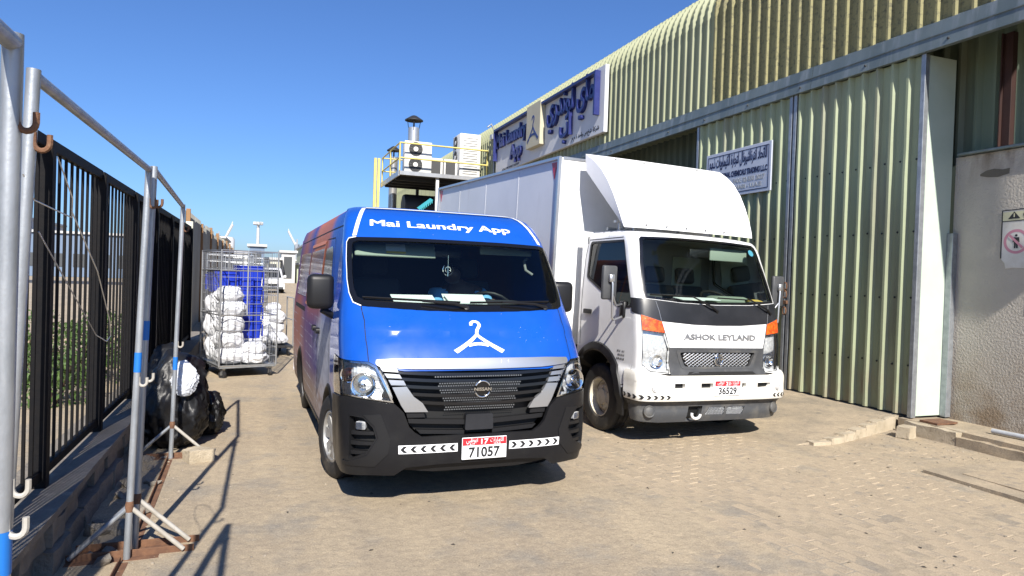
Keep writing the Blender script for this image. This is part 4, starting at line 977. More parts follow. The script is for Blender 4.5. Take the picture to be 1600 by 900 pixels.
# round emblem with bar
em = empty('maker_emblem', (0, 0, 0), 0, van); q = frame(V.pt(.012, .850, .014), (1, 0, 0), (0, -.05, 1))
m = MB(); m.tube([(.058*math.cos(a*math.pi/14), .058*math.sin(a*math.pi/14), 0) for a in range(2, 13)], .0065, 8, 0, mx=q); m.tube([(.058*math.cos(a*math.pi/14), .058*math.sin(a*math.pi/14), 0) for a in range(16, 27)], .0065, 8, 0, mx=q); m.build('ring', 'chrome', em, 50)
m = MB(); m.lathe([(.0001, -.004), (.052, -.006), (.058, -.03)], 24, 0, q); m.build('disc', 'grille_black', em, 40)
text_obj('lettering', 'NISSAN', .032, q @ Matrix.Translation((0, 0, .006)), 'chrome', em, width=.128, bold=.001)
plate(van, frame((.03, -.034, .437), (1, 0, 0), (0, 0, 1)), '17', '71057', '')
# cowl, windscreen, frit, wipers, lettering
skin(V, 'screen_frame', 'black_gloss', van, wso, [gi], .004, .05, .04, .02)
skin(V, 'windscreen', 'windscreen', van, [(a*1.004, 1.67+(b-1.67)*1.01) for a, b in gi], (), -.002, .06, .05)
strip(V, 'chrome_edge', 'van_stripe', van, dens(wso[:1]+[(-.868, 1.431), (-.911, 1.498), (-.935, 1.597), (-.951, 1.75), (-.957, 1.885), (-.937, 1.917), (-.87, 1.930)], .05), .007, .006)
wiper(van, V, (-.02, 1.405), (-.36, 1.432), ((-.80, 1.462), (-.06, 1.438)), .03)
wiper(van, V, (.66, 1.412), (.28, 1.436), ((.02, 1.438), (.72, 1.455)), .03)
skin_text(V, 'lettering', 'Mai Laundry App', .105, -.075, 2.045, 1.34, 'white_decal', van, .003, 0, .72, 0, .005)
hanger(lambda a, b, q: V.pt(.012+a*.5, 1.106+b*.356, .0025+q*.3), 1.0, 0, 'hanger_emblem', 'white_decal', van, .002)
strip(V, 'roof_edge_line', 'van_stripe', van, [(-.80+1.6*k/20, 2.196) for k in range(21)], .012, .004)
# stone chips
m = MB(); rs = random.Random(9)
for k in range(34):
    s_, z_ = (rs.uniform(.3, .62), rs.uniform(1.17, 1.28)) if k < 16 else (rs.uniform(-.7, .85), rs.choice((rs.uniform(1.08, 1.38), rs.uniform(1.96, 2.15))))
    w_ = rs.uniform(.0008, .0022); a = rs.uniform(-.3, .5); m.add([V.pt(s_+u*w_*rs.uniform(.6, 2), z_+v*w_*.5+u*w_*a, .0012) for u, v in ((-1, -1), (1, -1), (1, 1), (-1, 1))], [(0, 1, 2, 3)])
tag(m.build('paint_chips', 'van_stripe', van), kind='stuff')
# mirrors
for sg_ in (-1, 1):
    mr = empty('door_mirror', (sg_*1.035, .88, 1.495), 0, van)
    m = MB(); m.bbox(-.10, .10, -.055, .065, -.135, .135, .045, 3); m.build('housing', 'black_trim', mr, 50)
    m = MB(); m.bbox(-.085, .085, .064, .070, -.125, .125, .002); m.build('mirror_glass', 'chrome', mr)
    m = MB(); m.tube([(-sg_*.02, .02, -.14), (-sg_*.10, .05, -.19), (-sg_*.17, .10, -.17)], [.03, .028, .035], 8); m.build('arm', 'black_trim', mr, 50)
# wheels
for x, sg_ in ((-.80, -1), (.80, 1)):
    for y in (WF-.65, WR_-.65):
        w_ = wheel(van, x*(1.03 if y < 2 else 1), y, WZ, .205, sg_, .205, 'steel_wheel', 'cover')
        if y < 2: w_.rotation_euler = (0, 0, R(11))
m = MB(); m.bbox(-.82, .82, .5, 5.0, .30, .42, .03); m.bbox(-.70, .70, .12, .5, .30, .40, .03); m.build('underbody', 'grille_deep', van)
for y in (WF-.65, WR_-.65):
    m = MB(); m.box(-.70, .70, y-.42, y+.42, .42, .80); m.build('wheel_housing', 'grille_deep', van)
# interior
inn = empty('cabin', (0, 0, 0), 0, van)
m = MB(); prf = [(.42, 1.0), (.45, 1.40), (.60, 1.425), (.78, 1.42), (.92, 1.36), (.98, 1.22), (.95, .9)]
m.loft([[(x, y+.05*abs(x)**2*.6, z) for y, z in prf] for x in (-.84, -.6, -.3, 0, .3, .6, .84)]); m.build('dashboard', 'interior_dark', inn, 40)
m = MB(); m.bbox(.24, .62, .72, .98, 1.34, 1.455, .05, 3); m.build('instrument_hood', 'interior_dark', inn, 50)
m = MB(); m.box(-.84, .84, .42, 2.9, .55, .60); m.build('cab_floor', 'interior_dark', inn)
m = MB(); m.loft([[(x, y, 2.0-.04*x*x-(.06 if y < 1 else 0)) for y in (.92, 1.1, 2.0, 3.0)] for x in (-.82, -.4, 0, .4, .82)]); m.build('headliner', 'interior_grey', inn, 50)
m = MB(); m.box(-.74, .74, 3.0, 3.04, .5, 2.1); m.build('bulkhead', 'interior_dark', inn)
for x in (-.45, .45): seat(inn, x, 1.45, 1.02, h=.60)
steering(inn, .43, 1.02, 1.40, .19, 35)
sv = empty('sun_visor', (-.45, .93, 1.86), 0, inn); m = MB(); m.bbox(-.33, .33, -.012, .012, -.085, .06, .010, 2, 0, T(0, 0, 0, R(-30))); m.build('visor_panel', 'visor', sv, 50)
m = MB(); m.box(-.08, .08, -.0145, -.0125, -.06, .03, 0, T(-.0, 0, 0, R(-30))); m.build('label_sticker', 'paper', sv); m = MB(); m.box(-.08, .08, -.0165, -.0148, -.06, -.04, 0, T(-.0, 0, 0, R(-30))); m.build('label_band', 'paper_yellow', sv)
m = MB(); m.bbox(.28, .76, .93, .955, 1.84, 1.93, .010, 2); m.build('sun_visor', 'visor', inn, 50)
m = MB(); m.bbox(-.12, .12, .95, .98, 1.80, 1.865, .012, 2); m.tube([(0, .97, 1.86), (0, 1.0, 1.95)], .01, 6); m.build('rear_view_mirror', 'black_trim', inn, 50)
for k, (x, y, rz, mt, sx, sy) in enumerate(((-.36, .585, .05, 'paper', .17, .10), (.05, .60, -.08, 'paper', .17, .11), (.03, .575, .1, 'paper', .14, .08))):
    m = MB(); m.box(-sx, sx, -sy, sy, 0, .006, 0, T(x, y, 1.448+k*.008, R(22), 0, rz)); m.build('paper_sheet', mt, inn)
# hanging silver pendant
pd = empty('pendant', (.0, .93, 1.70), 0, inn); m = MB()
m.tube([(.0, 0, .12), (0, 0, .045)], .0025, 5); m.tube([(.024*math.cos(a*.52), 0, .024*math.sin(a*.52)) for a in range(12)], .004, 6, 0, closed=True); m.tube([(0, 0, .05), (0, 0, -.055)], [.002, .006], 6)
for s_ in (-1, 1): m.tube([(s_*.012, 0, -.048), (s_*.038, 0, -.025), (s_*.045, 0, .005), (s_*.034, 0, .032)], [.005, .006, .005, .002], 6)
m.build('symbol', 'chrome', pd, 50)
m = MB(); m.tube([(.74, .99, 1.82), (.70, .965, 1.80), (.705, .93, 1.72), (.76, .90, 1.68)], .013, 8); m.build('grab_handle', 'interior_grey', inn, 50)
# ------------------------------------------------------------------ driver of the van, leaning toward the middle
def skinned(name, verts, edges, radii, mat, parent, root=0, sub=2):
    me = bpy.data.meshes.new(name); me.from_pydata(verts, edges, []); o = bpy.data.objects.new(name, me); COL.objects.link(o)
    md = o.modifiers.new('skin', 'SKIN'); sv_ = me.skin_vertices[0].data
    for i, r_ in enumerate(radii): sv_[i].radius = (r_, r_) if not isinstance(r_, tuple) else r_
    for i in range(len(verts)): sv_[i].use_root = (i == root)
    ss = o.modifiers.new('sub', 'SUBSURF'); ss.levels = sub; ss.render_levels = sub
    dg = bpy.context.evaluated_depsgraph_get(); m2 = bpy.data.meshes.new_from_object(o.evaluated_get(dg)); bpy.data.objects.remove(o)
    m2.materials.clear(); m2.materials.append(MAT[mat]); m2.shade_smooth(); o = bpy.data.objects.new(name, m2); COL.objects.link(o); o.parent = parent; return o
dr = tag(empty('person', (1.50, 4.63, 0), R(1.2)), 'person in light blue shirt sitting behind the van windscreen, head bowed', 'person')
P = [(.42, 1.45, 1.08), (.38, 1.46, 1.22), (.30, 1.44, 1.40), (.24, 1.40, 1.52), (.19, 1.35, 1.60), (.15, 1.28, 1.66), (.12, 1.21, 1.66), (.11, 1.16, 1.61)]
Rd = [.15, .145, .15, .12, .055, .07, .085, .07]
body = P+[(.06, 1.42, 1.48), (-.02, 1.30, 1.36), (.10, 1.12, 1.36), (.13, 1.06, 1.38), (.44, 1.38, 1.50), (.52, 1.24, 1.36), (.46, 1.08, 1.42), (.45, 1.03, 1.44), (.50, 1.2, 1.05), (.52, .95, 1.02), (.52, .92, .68), (.34, 1.2, 1.05), (.33, .95, 1.02), (.33, .92, .68)]
ed = [(0, 1), (1, 2), (2, 3), (3, 4), (4, 5), (5, 6), (6, 7), (3, 8), (8, 9), (9, 10), (10, 11), (3, 12), (12, 13), (13, 14), (14, 15), (0, 16), (16, 17), (17, 18), (0, 19), (19, 20), (20, 21)]
skinned('body', body, ed, Rd+[.06, .045, .036, .035, .06, .045, .036, .035, .08, .065, .045, .08, .065, .045], 'skin', dr)
shirt = P[:4]+[(.06, 1.42, 1.48), (0.0, 1.325, 1.385), (.44, 1.38, 1.50), (.505, 1.265, 1.385)]
skinned('shirt', shirt, [(0, 1), (1, 2), (2, 3), (3, 4), (4, 5), (3, 6), (6, 7)], [.17, .165, .168, .135, .078, .062, .078, .062], 'shirt_blue', dr)
hm = MB(); bm = bmesh.new(); bmesh.ops.create_icosphere(bm, subdivisions=3, radius=.092)
bmesh.ops.delete(bm, geom=[v for v in bm.verts if v.co.y*-.8+v.co.z*-.6 > .03], context='VERTS'); hm.bm(bm, 0, T(.132, 1.245, 1.672)); hm.build('hair', 'hair_black', dr, 60)
# ------------------------------------------------------------------ white box truck
tk = tag(empty('box_truck', (4.48, 5.87, 0), R(3.2)), 'white box truck with roof fairing parked beside the blue van', 'truck')
tk.rotation_euler = (0, R(1.0), R(3.2))
K = TRK
wo = [(-.845, 1.478), (-.45, 1.447), (0, 1.436), (.45, 1.447), (.845, 1.478), (.848, 1.6), (.838, 1.85), (.815, 2.09), (.79, 2.115), (.4, 2.128), (0, 2.132), (-.4, 2.128), (-.79, 2.115), (-.815, 2.09), (-.838, 1.85), (-.848, 1.6)]
wi = [(a*.955, 1.79+(b-1.79)*.935) for a, b in wo]
S_END = 1.2+(1.36-.40); WC, WRZ, WAR = 1.2+(.90-.40), .37, .475
arch = arc_pts((WC, WRZ+.03), WAR, 180, 0, 18)
dw = rnd_poly([(1.10, 1.395), (1.30, 1.38), (2.02, 1.68), (2.02, 2.055), (1.075, 2.055)], .035)
def cab_half(): pass
co = [(-S_END, .80)]+[(a, b) for a, b in mirror(arch)[::-1] if b >= .80][::1]
left = [(-S_END, .62)]
# outline: along the bottom from the left rear to the right rear, then back over the top
archR = [p for p in arc_pts((WC, WRZ+.03), WAR, 180, 0, 18)]
bot_r = [(.93, .76), (1.16, .70), (1.17, .56), (WC-WAR+.0, .40)]+[p for p in archR]+[(S_END, .40)]
bot_r = [(.90, .73), (1.10, .73), (1.13, .55), (WC-WAR-.012, .545)]+[p for p in arc_pts((WC, WRZ+.03), WAR, 162, 18, 16)]+[(S_END, .545)]
co = mirror(bot_r)+bot_r+[(S_END, 2.2), (-S_END, 2.2)]
_hl = [(-.88, 1.303), (-.681, 1.243), (-.606, .982), (-.608, .757), (-.80, .757), (-.868, .816)]
skin(K, 'cab_body', 'truck_white', tk, co, [_hl, mirror(_hl), [(-.50, .955), (-.43, .79), (.43, .79), (.50, .955)], [(a*.99, 1.79+(b-1.79)*.985) for a, b in wo], dw, mirror(dw)], 0, .06, .05)
smp = [-S_END, -1.6, -1.2, -1.0]+[-.95+i*.1 for i in range(20)]+[1.0, 1.2, 1.6, S_END]
per = [K.raw(s_, 2.2) for s_ in smp]; m = MB(); m.loft([[(p[0]*k, .95+(p[1]-.95)*k, 2.2+.02*(1-k**3)) for p in per] for k in (1, .9, .7, .4, .02)], closed=True); m.build('cab_roof', 'truck_white', tk, 40)
m = MB(); m.box(-.92, .92, 1.35, 1.37, .55, 2.2); m.build('cab_rear', 'truck_white', tk)
skin(K, 'screen_frame', 'black_gloss', tk, wo, [wi], .004, .06, .05, .02)
skin(K, 'windscreen', 'windscreen', tk, [(a*1.01, 1.79+(b-1.79)*1.012) for a, b in wi], (), -.002, .08, .07)
bb = [(-1.02, 1.475), (-.84, 1.470), (-.45, 1.440), (0, 1.429), (.45, 1.440), (.84, 1.470), (1.02, 1.475), (1.02, 1.335), (.86, 1.300), (.69, 1.252), (.3, 1.225), (0, 1.22), (-.3, 1.225), (-.69, 1.252), (-.86, 1.300), (-1.02, 1.335)]
skin(K, 'scuttle_panel', 'panel_black', tk, bb, (), .006, .06, .05, .01)
for sg_ in (-1, 1):
    strip(K, 'panel_seam', 'silver_trim', tk, [(sg_*.728, 1.45), (sg_*.70, 1.35), (sg_*.68, 1.25)], .006, .008)
    strip(K, 'panel_seam', 'panel_grey', tk, [(sg_*.675, 1.24), (sg_*.635, 1.1), (sg_*.60, .99)], .006, .003)
    hl = [(-.885, 1.306), (-.678, 1.246), (-.602, .985), (-.604, .737), (-.80, .750), (-.872, .815)]
    hp = hl if sg_ < 0 else mirror(hl); hd = empty('headlight', (0, 0, 0), 0, tk)
    lo = [(-.880, 1.150), (-.655, 1.128), (-.602, .985), (-.604, .737), (-.80, .750), (-.872, .815)]; up = [(-.885, 1.306), (-.678, 1.246), (-.652, 1.135), (-.880, 1.158)]
    skin(K, 'rim', 'panel_grey', hd, [(a+(a-sg_*.74)*.03, b+(b-1.0)*.02) for a, b in hp], [hp], .008, .06, .06, .03)
    skin(K, 'bowl', 'lamp_ribbed', hd, hp, (), -.035, .06, .05)
    for (s_, z_, r_) in ((.72, .845, .062),):
        p = Vector(K.pt(sg_*s_, z_, -.035)); n = Vector(K.pt(sg_*s_, z_, .0))-p; q = Matrix.Translation(p) @ n.to_track_quat('Z', 'Y').to_matrix().to_4x4()
        m = MB(); m.lathe([(.0001, -.01), (r_*.3, -.008), (r_*.7, .004), (r_, .026), (r_+.006, .027), (r_+.008, 0)], 20, 0, q); m.build('reflector', 'lamp_reflector', hd, 30)
    skin(K, 'indicator_lens', 'amber', hd, up if sg_ < 0 else mirror(up), (), .008, .05, .05, .03)
    skin(K, 'clear_lens', 'lamp_lens', hd, lo if sg_ < 0 else mirror(lo), (), .008, .05, .05, .03)
    # doors
    dl = [(1.03, 2.095), (.985, 2.03), (.985, 1.35), (1.0, .80), (1.05, .60), (1.13, .575)]
    strip(K, 'door_seam', 'panel_grey', tk, [(sg_*a, b) for a, b in dens([(2.10, .9), (2.12, 1.9), (2.08, 2.10), (1.08, 2.11), (1.02, 2.06), (1.005, 1.35), (1.02, .80), (1.06, .60), (1.2, .56)], .06)], .010)
    skin(K, 'window_seal', 'black_trim', tk, [(sg_*a, b) for a, b in rnd_poly([(1.075, 1.37), (1.305, 1.355), (2.045, 1.665), (2.045, 2.08), (1.05, 2.08)], .045)], [[(sg_*a, b) for a, b in dw]], .005, .08, .08, .02)
    skin(K, 'door_glass', 'clear_window' if sg_ > 0 else 'dark_window', tk, dw if sg_ > 0 else mirror(dw), (), -.004, .1, .1)
    ring = arc_pts((WC, WRZ+.03), WAR, 195, -8, 26)
    rows = [[K.pt(sg_*(WC+(p[0]-WC)*k), WRZ+.03+(p[1]-WRZ-.03)*k, off) for p in ring] for k, off in ((1.19, .004), (1.17, .022), (1.02, .035), (.985, .025), (.975, -.32))]
    m = MB(); m.loft(rows); m.build('wheel_arch', 'black_trim', tk, 40)
    skin(K, 'step', 'black_trim', tk, [(sg_*a, b) for a, b in [(1.00, .545), (1.23, .545), (1.235, .40), (1.04, .40)]], (), .004, .06, .06, .05)
    skin(K, 'handle', 'black_trim', tk, rnd_poly([(sg_*1.86, 1.26), (sg_*2.02, 1.26), (sg_*2.02, 1.31), (sg_*1.86, 1.31)], .015), (), .025, .1, .1, .02)
    rsb = random.Random(4)
    for k in range(3):      # small slanted badge lettering, too worn to read
        m = MB()
        for j in range(8):
            if rsb.random() < .15: continue
            a0 = 1.17+j*.018; w_ = rsb.choice((.006, .009, .012)); z_ = .90-.04*k
            m.add([K.pt(sg_*u, v, .003) for u, v in ((a0, z_), (a0+w_, z_), (a0+w_+.004*sg_, z_+.022), (a0+.004*sg_, z_+.022))], [(0, 1, 2, 3) if sg_ > 0 else (3, 2, 1, 0)])
        tag(m.build('badge', 'panel_grey', tk), kind='stuff')
    # mirrors on tubular arms
    mr = empty('door_mirror', (sg_*1.13, .40, 1.62), 0, tk)
    m = MB(); m.bbox(-.085, .085, -.02, .03, -.18, .17, .02, 2); m.build('housing', 'panel_grey', mr, 50)
    m = MB(); m.bbox(-.07, .07, .030, .034, -.16, .15, .001); m.build('mirror_glass', 'chrome', mr)
    m = MB(); m.tube([(0, -.03, .06), (-sg_*.01, -.05, -.02), (-sg_*.02, -.05, -.36), (-sg_*.05, -.03, -.385), (-sg_*.20, .02, -.345)], .012, 8); m.tube([(-sg_*.02, -.05, -.14), (-sg_*.08, -.02, -.235), (-sg_*.2, .03, -.22)], .012, 8); m.bbox(-.03, .03, -.06, -.015, 0, .08, .008, 1)
    m.build('arm', 'aluminium', mr, 50)
    m = MB(); m.bbox(-.03, .03, -.035, .05, -.36, -.19, .01, 1, 0, T(-sg_*.205, .02, 0)); m.build('arm_bracket', 'black_trim', mr, 50)
# grille panel
gr = empty('grille', (0, 0, 0), 0, tk)
gpo = [(-.60, .985), (.60, .985), (.56, .72), (-.56, .72)]; gpo = [(-.605, .99), (.605, .99), (.585, .715), (-.585, .715)]
gin = rnd_poly([(-.50, .955), (.50, .955), (.43, .785), (-.43, .785)], .03)
skin(K, 'grille_panel', 'panel_grey', gr, gpo, [gin], .008, .08, .06, .03)
skin(K, 'grille_back', 'grille_deep', gr, gin, (), -.03, .1, .08)
skin(K, 'grille_frame', 'lower_grey', gr, [(a*1.05, .87+(b-.87)*1.14) for a, b in gin], [[(a*.96, .87+(b-.87)*.86) for a, b in gin]], .012, .1, .08, .03)
m = MB(); z0, z1 = .80, .935
for dr_ in (-1, 1):
    for k in range(-20, 21):
        pts = []
        for t in range(9):
            z_ = z0+(z1-z0)*t/8; s_ = k*.05+dr_*(z_-z0)*1.55-dr_*.105; lim = .395+(z_-z0)*.42
            if abs(s_) < lim: pts.append((s_, z_))
        if len(pts) > 1: m.tube([K.pt(a, b, -.004+.001*dr_) for a, b in pts], .0044, 5)
tag(m.build('grille_mesh', 'aluminium', gr, 40), kind='stuff')
skin(K, 'air_slot', 'grille_deep', tk, [(-.40, .715), (.46, .715), (.43, .742), (-.37, .742)], (), .010, .1, .1)
q = frame(K.pt(0, .868, .022), (1, 0, 0), (0, 0, 1)); em = empty('maker_emblem', (0, 0, 0), 0, tk)
m = MB(); m.tube([(.05*math.cos(a*.314), .056*math.sin(a*.314), 0) for a in range(20)], .007, 8, 0, closed=True, mx=q); m.build('ring', 'chrome', em, 50)
m = MB()
for k in range(3):
    a0 = k*2.094; m.tube([((.034-.008*t)*math.cos(a0+t*.55), (.034-.008*t)*math.sin(a0+t*.55), .003) for t in range(5)], [.007, .008, .007, .006, .003], 6, 0, mx=q)
m.build('swirl', 'chrome', em, 50)
m = MB(); m.lathe([(.0001, -.004), (.046, -.006), (.05, -.02)], 20, 0, q); m.build('disc', 'panel_grey', em, 40)
vs, fs = text_poly('ASHOK LEYLAND', .075, .002, .92, extrude=.004)
m = MB(); m.add([K.pt(.03+v.x, 1.10+v.y*1.05, .006+v.z) for v in vs], fs); m.build('lettering', 'silver_trim', tk)
# bumpers
sl = [[(-.545, .585), (-.43, .585), (-.43, .635), (-.545, .635)], [(-.24, .585), (-.10, .585), (-.10, .635), (-.24, .635)], [(.26, .585), (.31, .585), (.31, .632), (.26, .632)], [(.46, .578), (.62, .585), (.64, .632), (.46, .632)]]
skin(K, 'bumper', 'bumper_white', tk, rnd_poly([(-1.10, .462), (1.10, .462), (1.115, .745), (.86, .742), (.62, .708), (-.62, .708), (-.86, .742), (-1.115, .745)], .02), sl, .012, .06, .05, .05)
for s_ in sl: skin(K, 'bumper_slot', 'grille_deep', tk, s_, (), -.03, .1, .1)
hk = [(-.375, .24), (-.205, .24), (-.165, .392), (-.34, .392)]
vn = [[(-.145, .292), (.105, .292), (.125, .376), (-.085, .376)], [(.135, .292), (.35, .292), (.385, .376), (.155, .376)]]
skin(K, 'lower_bumper', 'lower_grey', tk, [(-1.08, .45), (-1.05, .25), (-.7, .232), (.7, .232), (1.05, .25), (1.08, .45)], [hk]+vn, .004, .06, .05, .05)
skin(K, 'tow_opening', 'grille_deep', tk, hk, (), -.06, .1, .1)
m = MB(); m.tube([(.055*math.cos(R(a)), -.01, .045*math.sin(R(a))) for a in range(-200, 25, 25)], .015, 8, 0, mx=T(*K.pt(-.27, .315, .02))); m.build('tow_hook', 'truck_white', tk, 50)
for v_ in vn:
    skin(K, 'vent_back', 'grille_deep', tk, v_, (), -.03, .1, .1); a0, a1 = v_[0][0], v_[1][0]; m = MB()
    for k in range(14):
        for d_ in (-1, 1):
            pts = [(a0+.005+(a1-a0)*k/13+d_*(t-.5)*.05+.02*t, .295+.08*t) for t in (0, .5, 1)]; m.tube([K.pt(a, b, -.008+.001*d_) for a, b in pts], .003, 4)
    tag(m.build('vent_mesh', 'aluminium', tk, 40), kind='stuff')
for sg_ in (-1, 1):
    for (s_, z_, r_, mt, nm) in ((.745, .592, .040, 'lamp_ribbed', 'marker_lamp'), (.80, .345, .055, 'lower_grey', 'fog_lamp_cap')):
        p = Vector(K.pt(sg_*s_, z_, .010)); n = Vector(K.pt(sg_*s_, z_, .06))-p; q = Matrix.Translation(p) @ n.to_track_quat('Z', 'Y').to_matrix().to_4x4()
        m = MB(); m.lathe([(.0001, .020), (r_*.7, .020), (r_*.85, .014), (r_, .018), (r_*1.12, .012), (r_*1.15, -.02)], 20, 0, q); m.build(nm, mt, tk, 40)
    ch = empty('chevron_strip', (0, 0, 0), 0, tk); a0, a1, n = (.575, 1.09, 8) if sg_ < 0 else (.67, .90, 4)
    for k in range(n):
        c = a0+.03+k*(a1-a0-.05)/(n-1); w_ = .021; pg = [(c-w_*1.3, .02), (c, .02), (c+w_*1.1, 0), (c, -.02), (c-w_*1.3, -.02), (c-.004, 0)]
        skin(K, 'chevron', 'black_decal', ch, [((-2*c+a if False else (-(2*c-a))) if sg_ < 0 else -a+2*c, .498+b) for a, b in pg], (), .015, .05, .05)
plate(tk, frame((.075, -.048, .585), (1, 0, 0), (0, 0, 1)), '21', '36529', '')
wiper(tk, K, (.0, 1.365), (-.31, 1.50), ((-.78, 1.508), (-.26, 1.505)), .035)
wiper(tk, K, (.74, 1.36), (.43, 1.50), ((.03, 1.503), (.48, 1.495)), .035)
for x, sg_ in ((-.79, -1), (.79, 1)):
    wheel(tk, x, .90, WRZ, .215, sg_, .215, 'cream_wheel', 'steel').location.z += sg_*.014; wheel(tk, x*1.02, 4.2, WRZ, .30, sg_, .215, 'cream_wheel', 'steel').location.z += sg_*.014
m = MB(); m.box(-.42, -.34, .3, 6.0, .55, .75); m.box(.34, .42, .3, 6.0, .55, .75); m.box(-.34, .34, .3, 1.3, .50, .74); m.tube([(-.7, .9, .37), (.7, .9, .37)], .06, 8); m.tube([(-.7, 4.2, .37), (.7, 4.2, .37)], .09, 8); m.box(-.85, .85, .25, 1.34, .86, .90); m.build('chassis', 'grille_deep', tk)
# cab interior
inn = empty('cabin', (0, 0, 0), 0, tk)
m = MB(); prf = [(.14, 1.0), (.17, 1.42), (.30, 1.455), (.42, 1.44), (.52, 1.34), (.54, 1.0)]
m.loft([[(x, y, z+.02*math.cos(x*5)) for y, z in prf] for x in [-.84+.12*i for i in range(15)]]); m.build('dashboard', 'interior_green', inn, 50)
m = MB(); m.bbox(.16, .62, .26, .52, 1.42, 1.53, .06, 3); m.build('instrument_hood', 'interior_green', inn, 50)
m = MB(); m.loft([[(x, y, 2.13-.05*x*x) for y in (.48, .8, 1.33)] for x in (-.8, -.4, 0, .4, .8)]); m.build('headliner', 'interior_grey', inn, 50)
m = MB(); m.box(-.88, .88, 1.30, 1.32, .9, 2.14); m.build('rear_trim', 'interior_grey', inn)
m = MB(); m.bbox(.30, .74, 1.285, 1.298, 1.50, 1.98, .005); m.build('rear_window', 'visor', inn)
for x in (-.48, .02, .46): seat(inn, x, .82, 1.06, h=.58)
steering(inn, .42, .58, 1.47, .20, 32)
m = MB(); m.bbox(.22, .74, .50, .525, 1.92, 2.06, .010, 2, 0, T(0, 0, 0)); m.build('sun_visor', 'visor', inn, 50)
m = MB(); m.bbox(-.09, .17, .46, .50, 1.94, 2.03, .012, 2); m.build('rear_view_mirror', 'black_trim', inn, 50)
for k, (x, y, mt, sx, sy) in enumerate(((-.22, .27, 'paper', .16, .075), (.02, .28, 'paper', .13, .07), (.62, .24, 'paper_yellow', .09, .05))):
    m = MB(); m.box(-sx, sx, -sy, sy, 0, .005, 0, T(x, y, 1.482+k*.007, R(8), 0, .1-.15*k)); m.build('paper_sheet', mt, inn)
M('sticker_blue', (.12, .40, .60), .5)
m = MB(); p = Vector(K.pt(.72, 2.03, -.008)); n = Vector(K.pt(.72, 2.03, -.03))-p; m.lathe([(.0001, 0), (.04, 0)], 18, 0, Matrix.Translation(p) @ (-n).to_track_quat('Z', 'Y').to_matrix().to_4x4()); m.build('round_sticker', 'sticker_blue', tk)
# roof rack stub
m = MB(); m.bbox(-.80, -.50, .86, .91, 2.285, 2.31, .005); m.tube([(-.74, .885, 2.19), (-.74, .885, 2.29)], .015, 8); m.tube([(-.55, .885, 2.19), (-.55, .885, 2.29)], .015, 8); m.build('roof_bracket', 'aluminium', tk, 40)
# air deflector
fr = empty('roof_fairing', (0, 0, 0), 0, tk)
prof = [(.59, 2.225), (.625, 2.30), (.69, 2.43), (.79, 2.60), (.905, 2.76), (1.04, 2.90), (1.19, 3.01), (1.36, 3.105)]
def fx(t): return .88+.10*t
rows = []
for i, (y, z) in enumerate(prof):
    t = i/(len(prof)-1); hw = fx(t); rows.append([(.035+hw*u, y+.03*abs(u)**3*(1-t), z-.006*abs(u)**3) for u in [-1+.1*k for k in range(21)]])
m = MB(); m.loft(rows); m.build('shell', 'fairing_white', fr, 60)
for sg_ in (-1, 1):
    m = MB(); a = [r_[0 if sg_ < 0 else -1] for r_ in rows]
    wd = [.01, .06, .12, .17, .21, .235, .24, .20]
    tip = Vector((.035+sg_*.985, 1.33, 2.905)); b0 = Vector(a[0]); t0 = Vector(a[-1]); out_ = []
    for i in range(len(a)):
        t = i/(len(a)-1); out_.append(tuple(b0.lerp(tip, t/.72) if t < .72 else tip.lerp(t0, (t-.72)/.28)))
    m.loft([a, out_]); m.build('side_wing', 'fairing_white', fr, 60)
m = MB()
for (z_i, n) in ((0, 5), (6, 4)):
    for k in range(n):
        p = rows[z_i][3+k*(14//(n-1))]; m.lathe([(.0001, .008), (.008, .006), (.011, 0)], 8, 0, T(p[0], p[1]-.004, p[2]+.035, R(70)))
tag(m.build('rivets', 'screw', fr, 40), kind='stuff')
m = MB(); m.tube([(.4, 1.35, 2.2), (.4, 1.3, 3.0)], .02, 6); m.tube([(-.4, 1.35, 2.2), (-.4, 1.3, 3.0)], .02, 6); m.tube([(-.7, 1.2, 2.24), (.7, 1.2, 2.24)], .02, 6); m.build('stay', 'galv_post', fr, 40)
# cargo box, tail slightly high
bx = empty('cargo_box', (-.03, 1.62, .86), 0, tk); bx.rotation_euler = (R(1.6), 0, 0)
BW, BH, BL = 1.13, 2.21, 4.75
m = MB(); m.box(-BW, BW, 0, BL, 0, BH); m.build('panels', 'truck_box', bx)
m = MB(); m.box(-BW+.03, BW-.03, -.006, -.001, .03, BH-.03); m.build('front_panel', 'truck_white', bx)
m = MB()
for sx in (-1, 1):
    m.bbox(sx*BW-.03, sx*BW+.008, -.012, .035, -.005, BH+.008, .004); m.bbox(sx*BW-.03, sx*BW+.008, .036, BL, BH-.028, BH+.010, .004); m.bbox(sx*BW-.03, sx*BW+.008, .036, BL, -.012, .05, .004); m.bbox(sx*BW-.03, sx*BW+.01, BL-.04, BL+.012, .0, BH+.008, .004)
m.bbox(-BW+.032, BW-.032, -.012, .03, BH-.028, BH+.01, .004); m.build('edge_trim', 'aluminium', bx)
for y in (1.2, 2.4, 3.6):
    m = MB(); m.box(-BW-.003, -BW-.0005, y, y+.035, .055, BH-.033); m.build('panel_seam', 'truck_box', bx)
for y in (.14, BL-.12):
    m = MB(); m.prism([(-.085, .0), (.085, .0), (0, -.20)], 0, .004, 0, frame((-BW-.002, y, BH-.05), (0, -1, 0), (0, 0, 1))); m.build('red_reflector', 'reflector_red', bx)
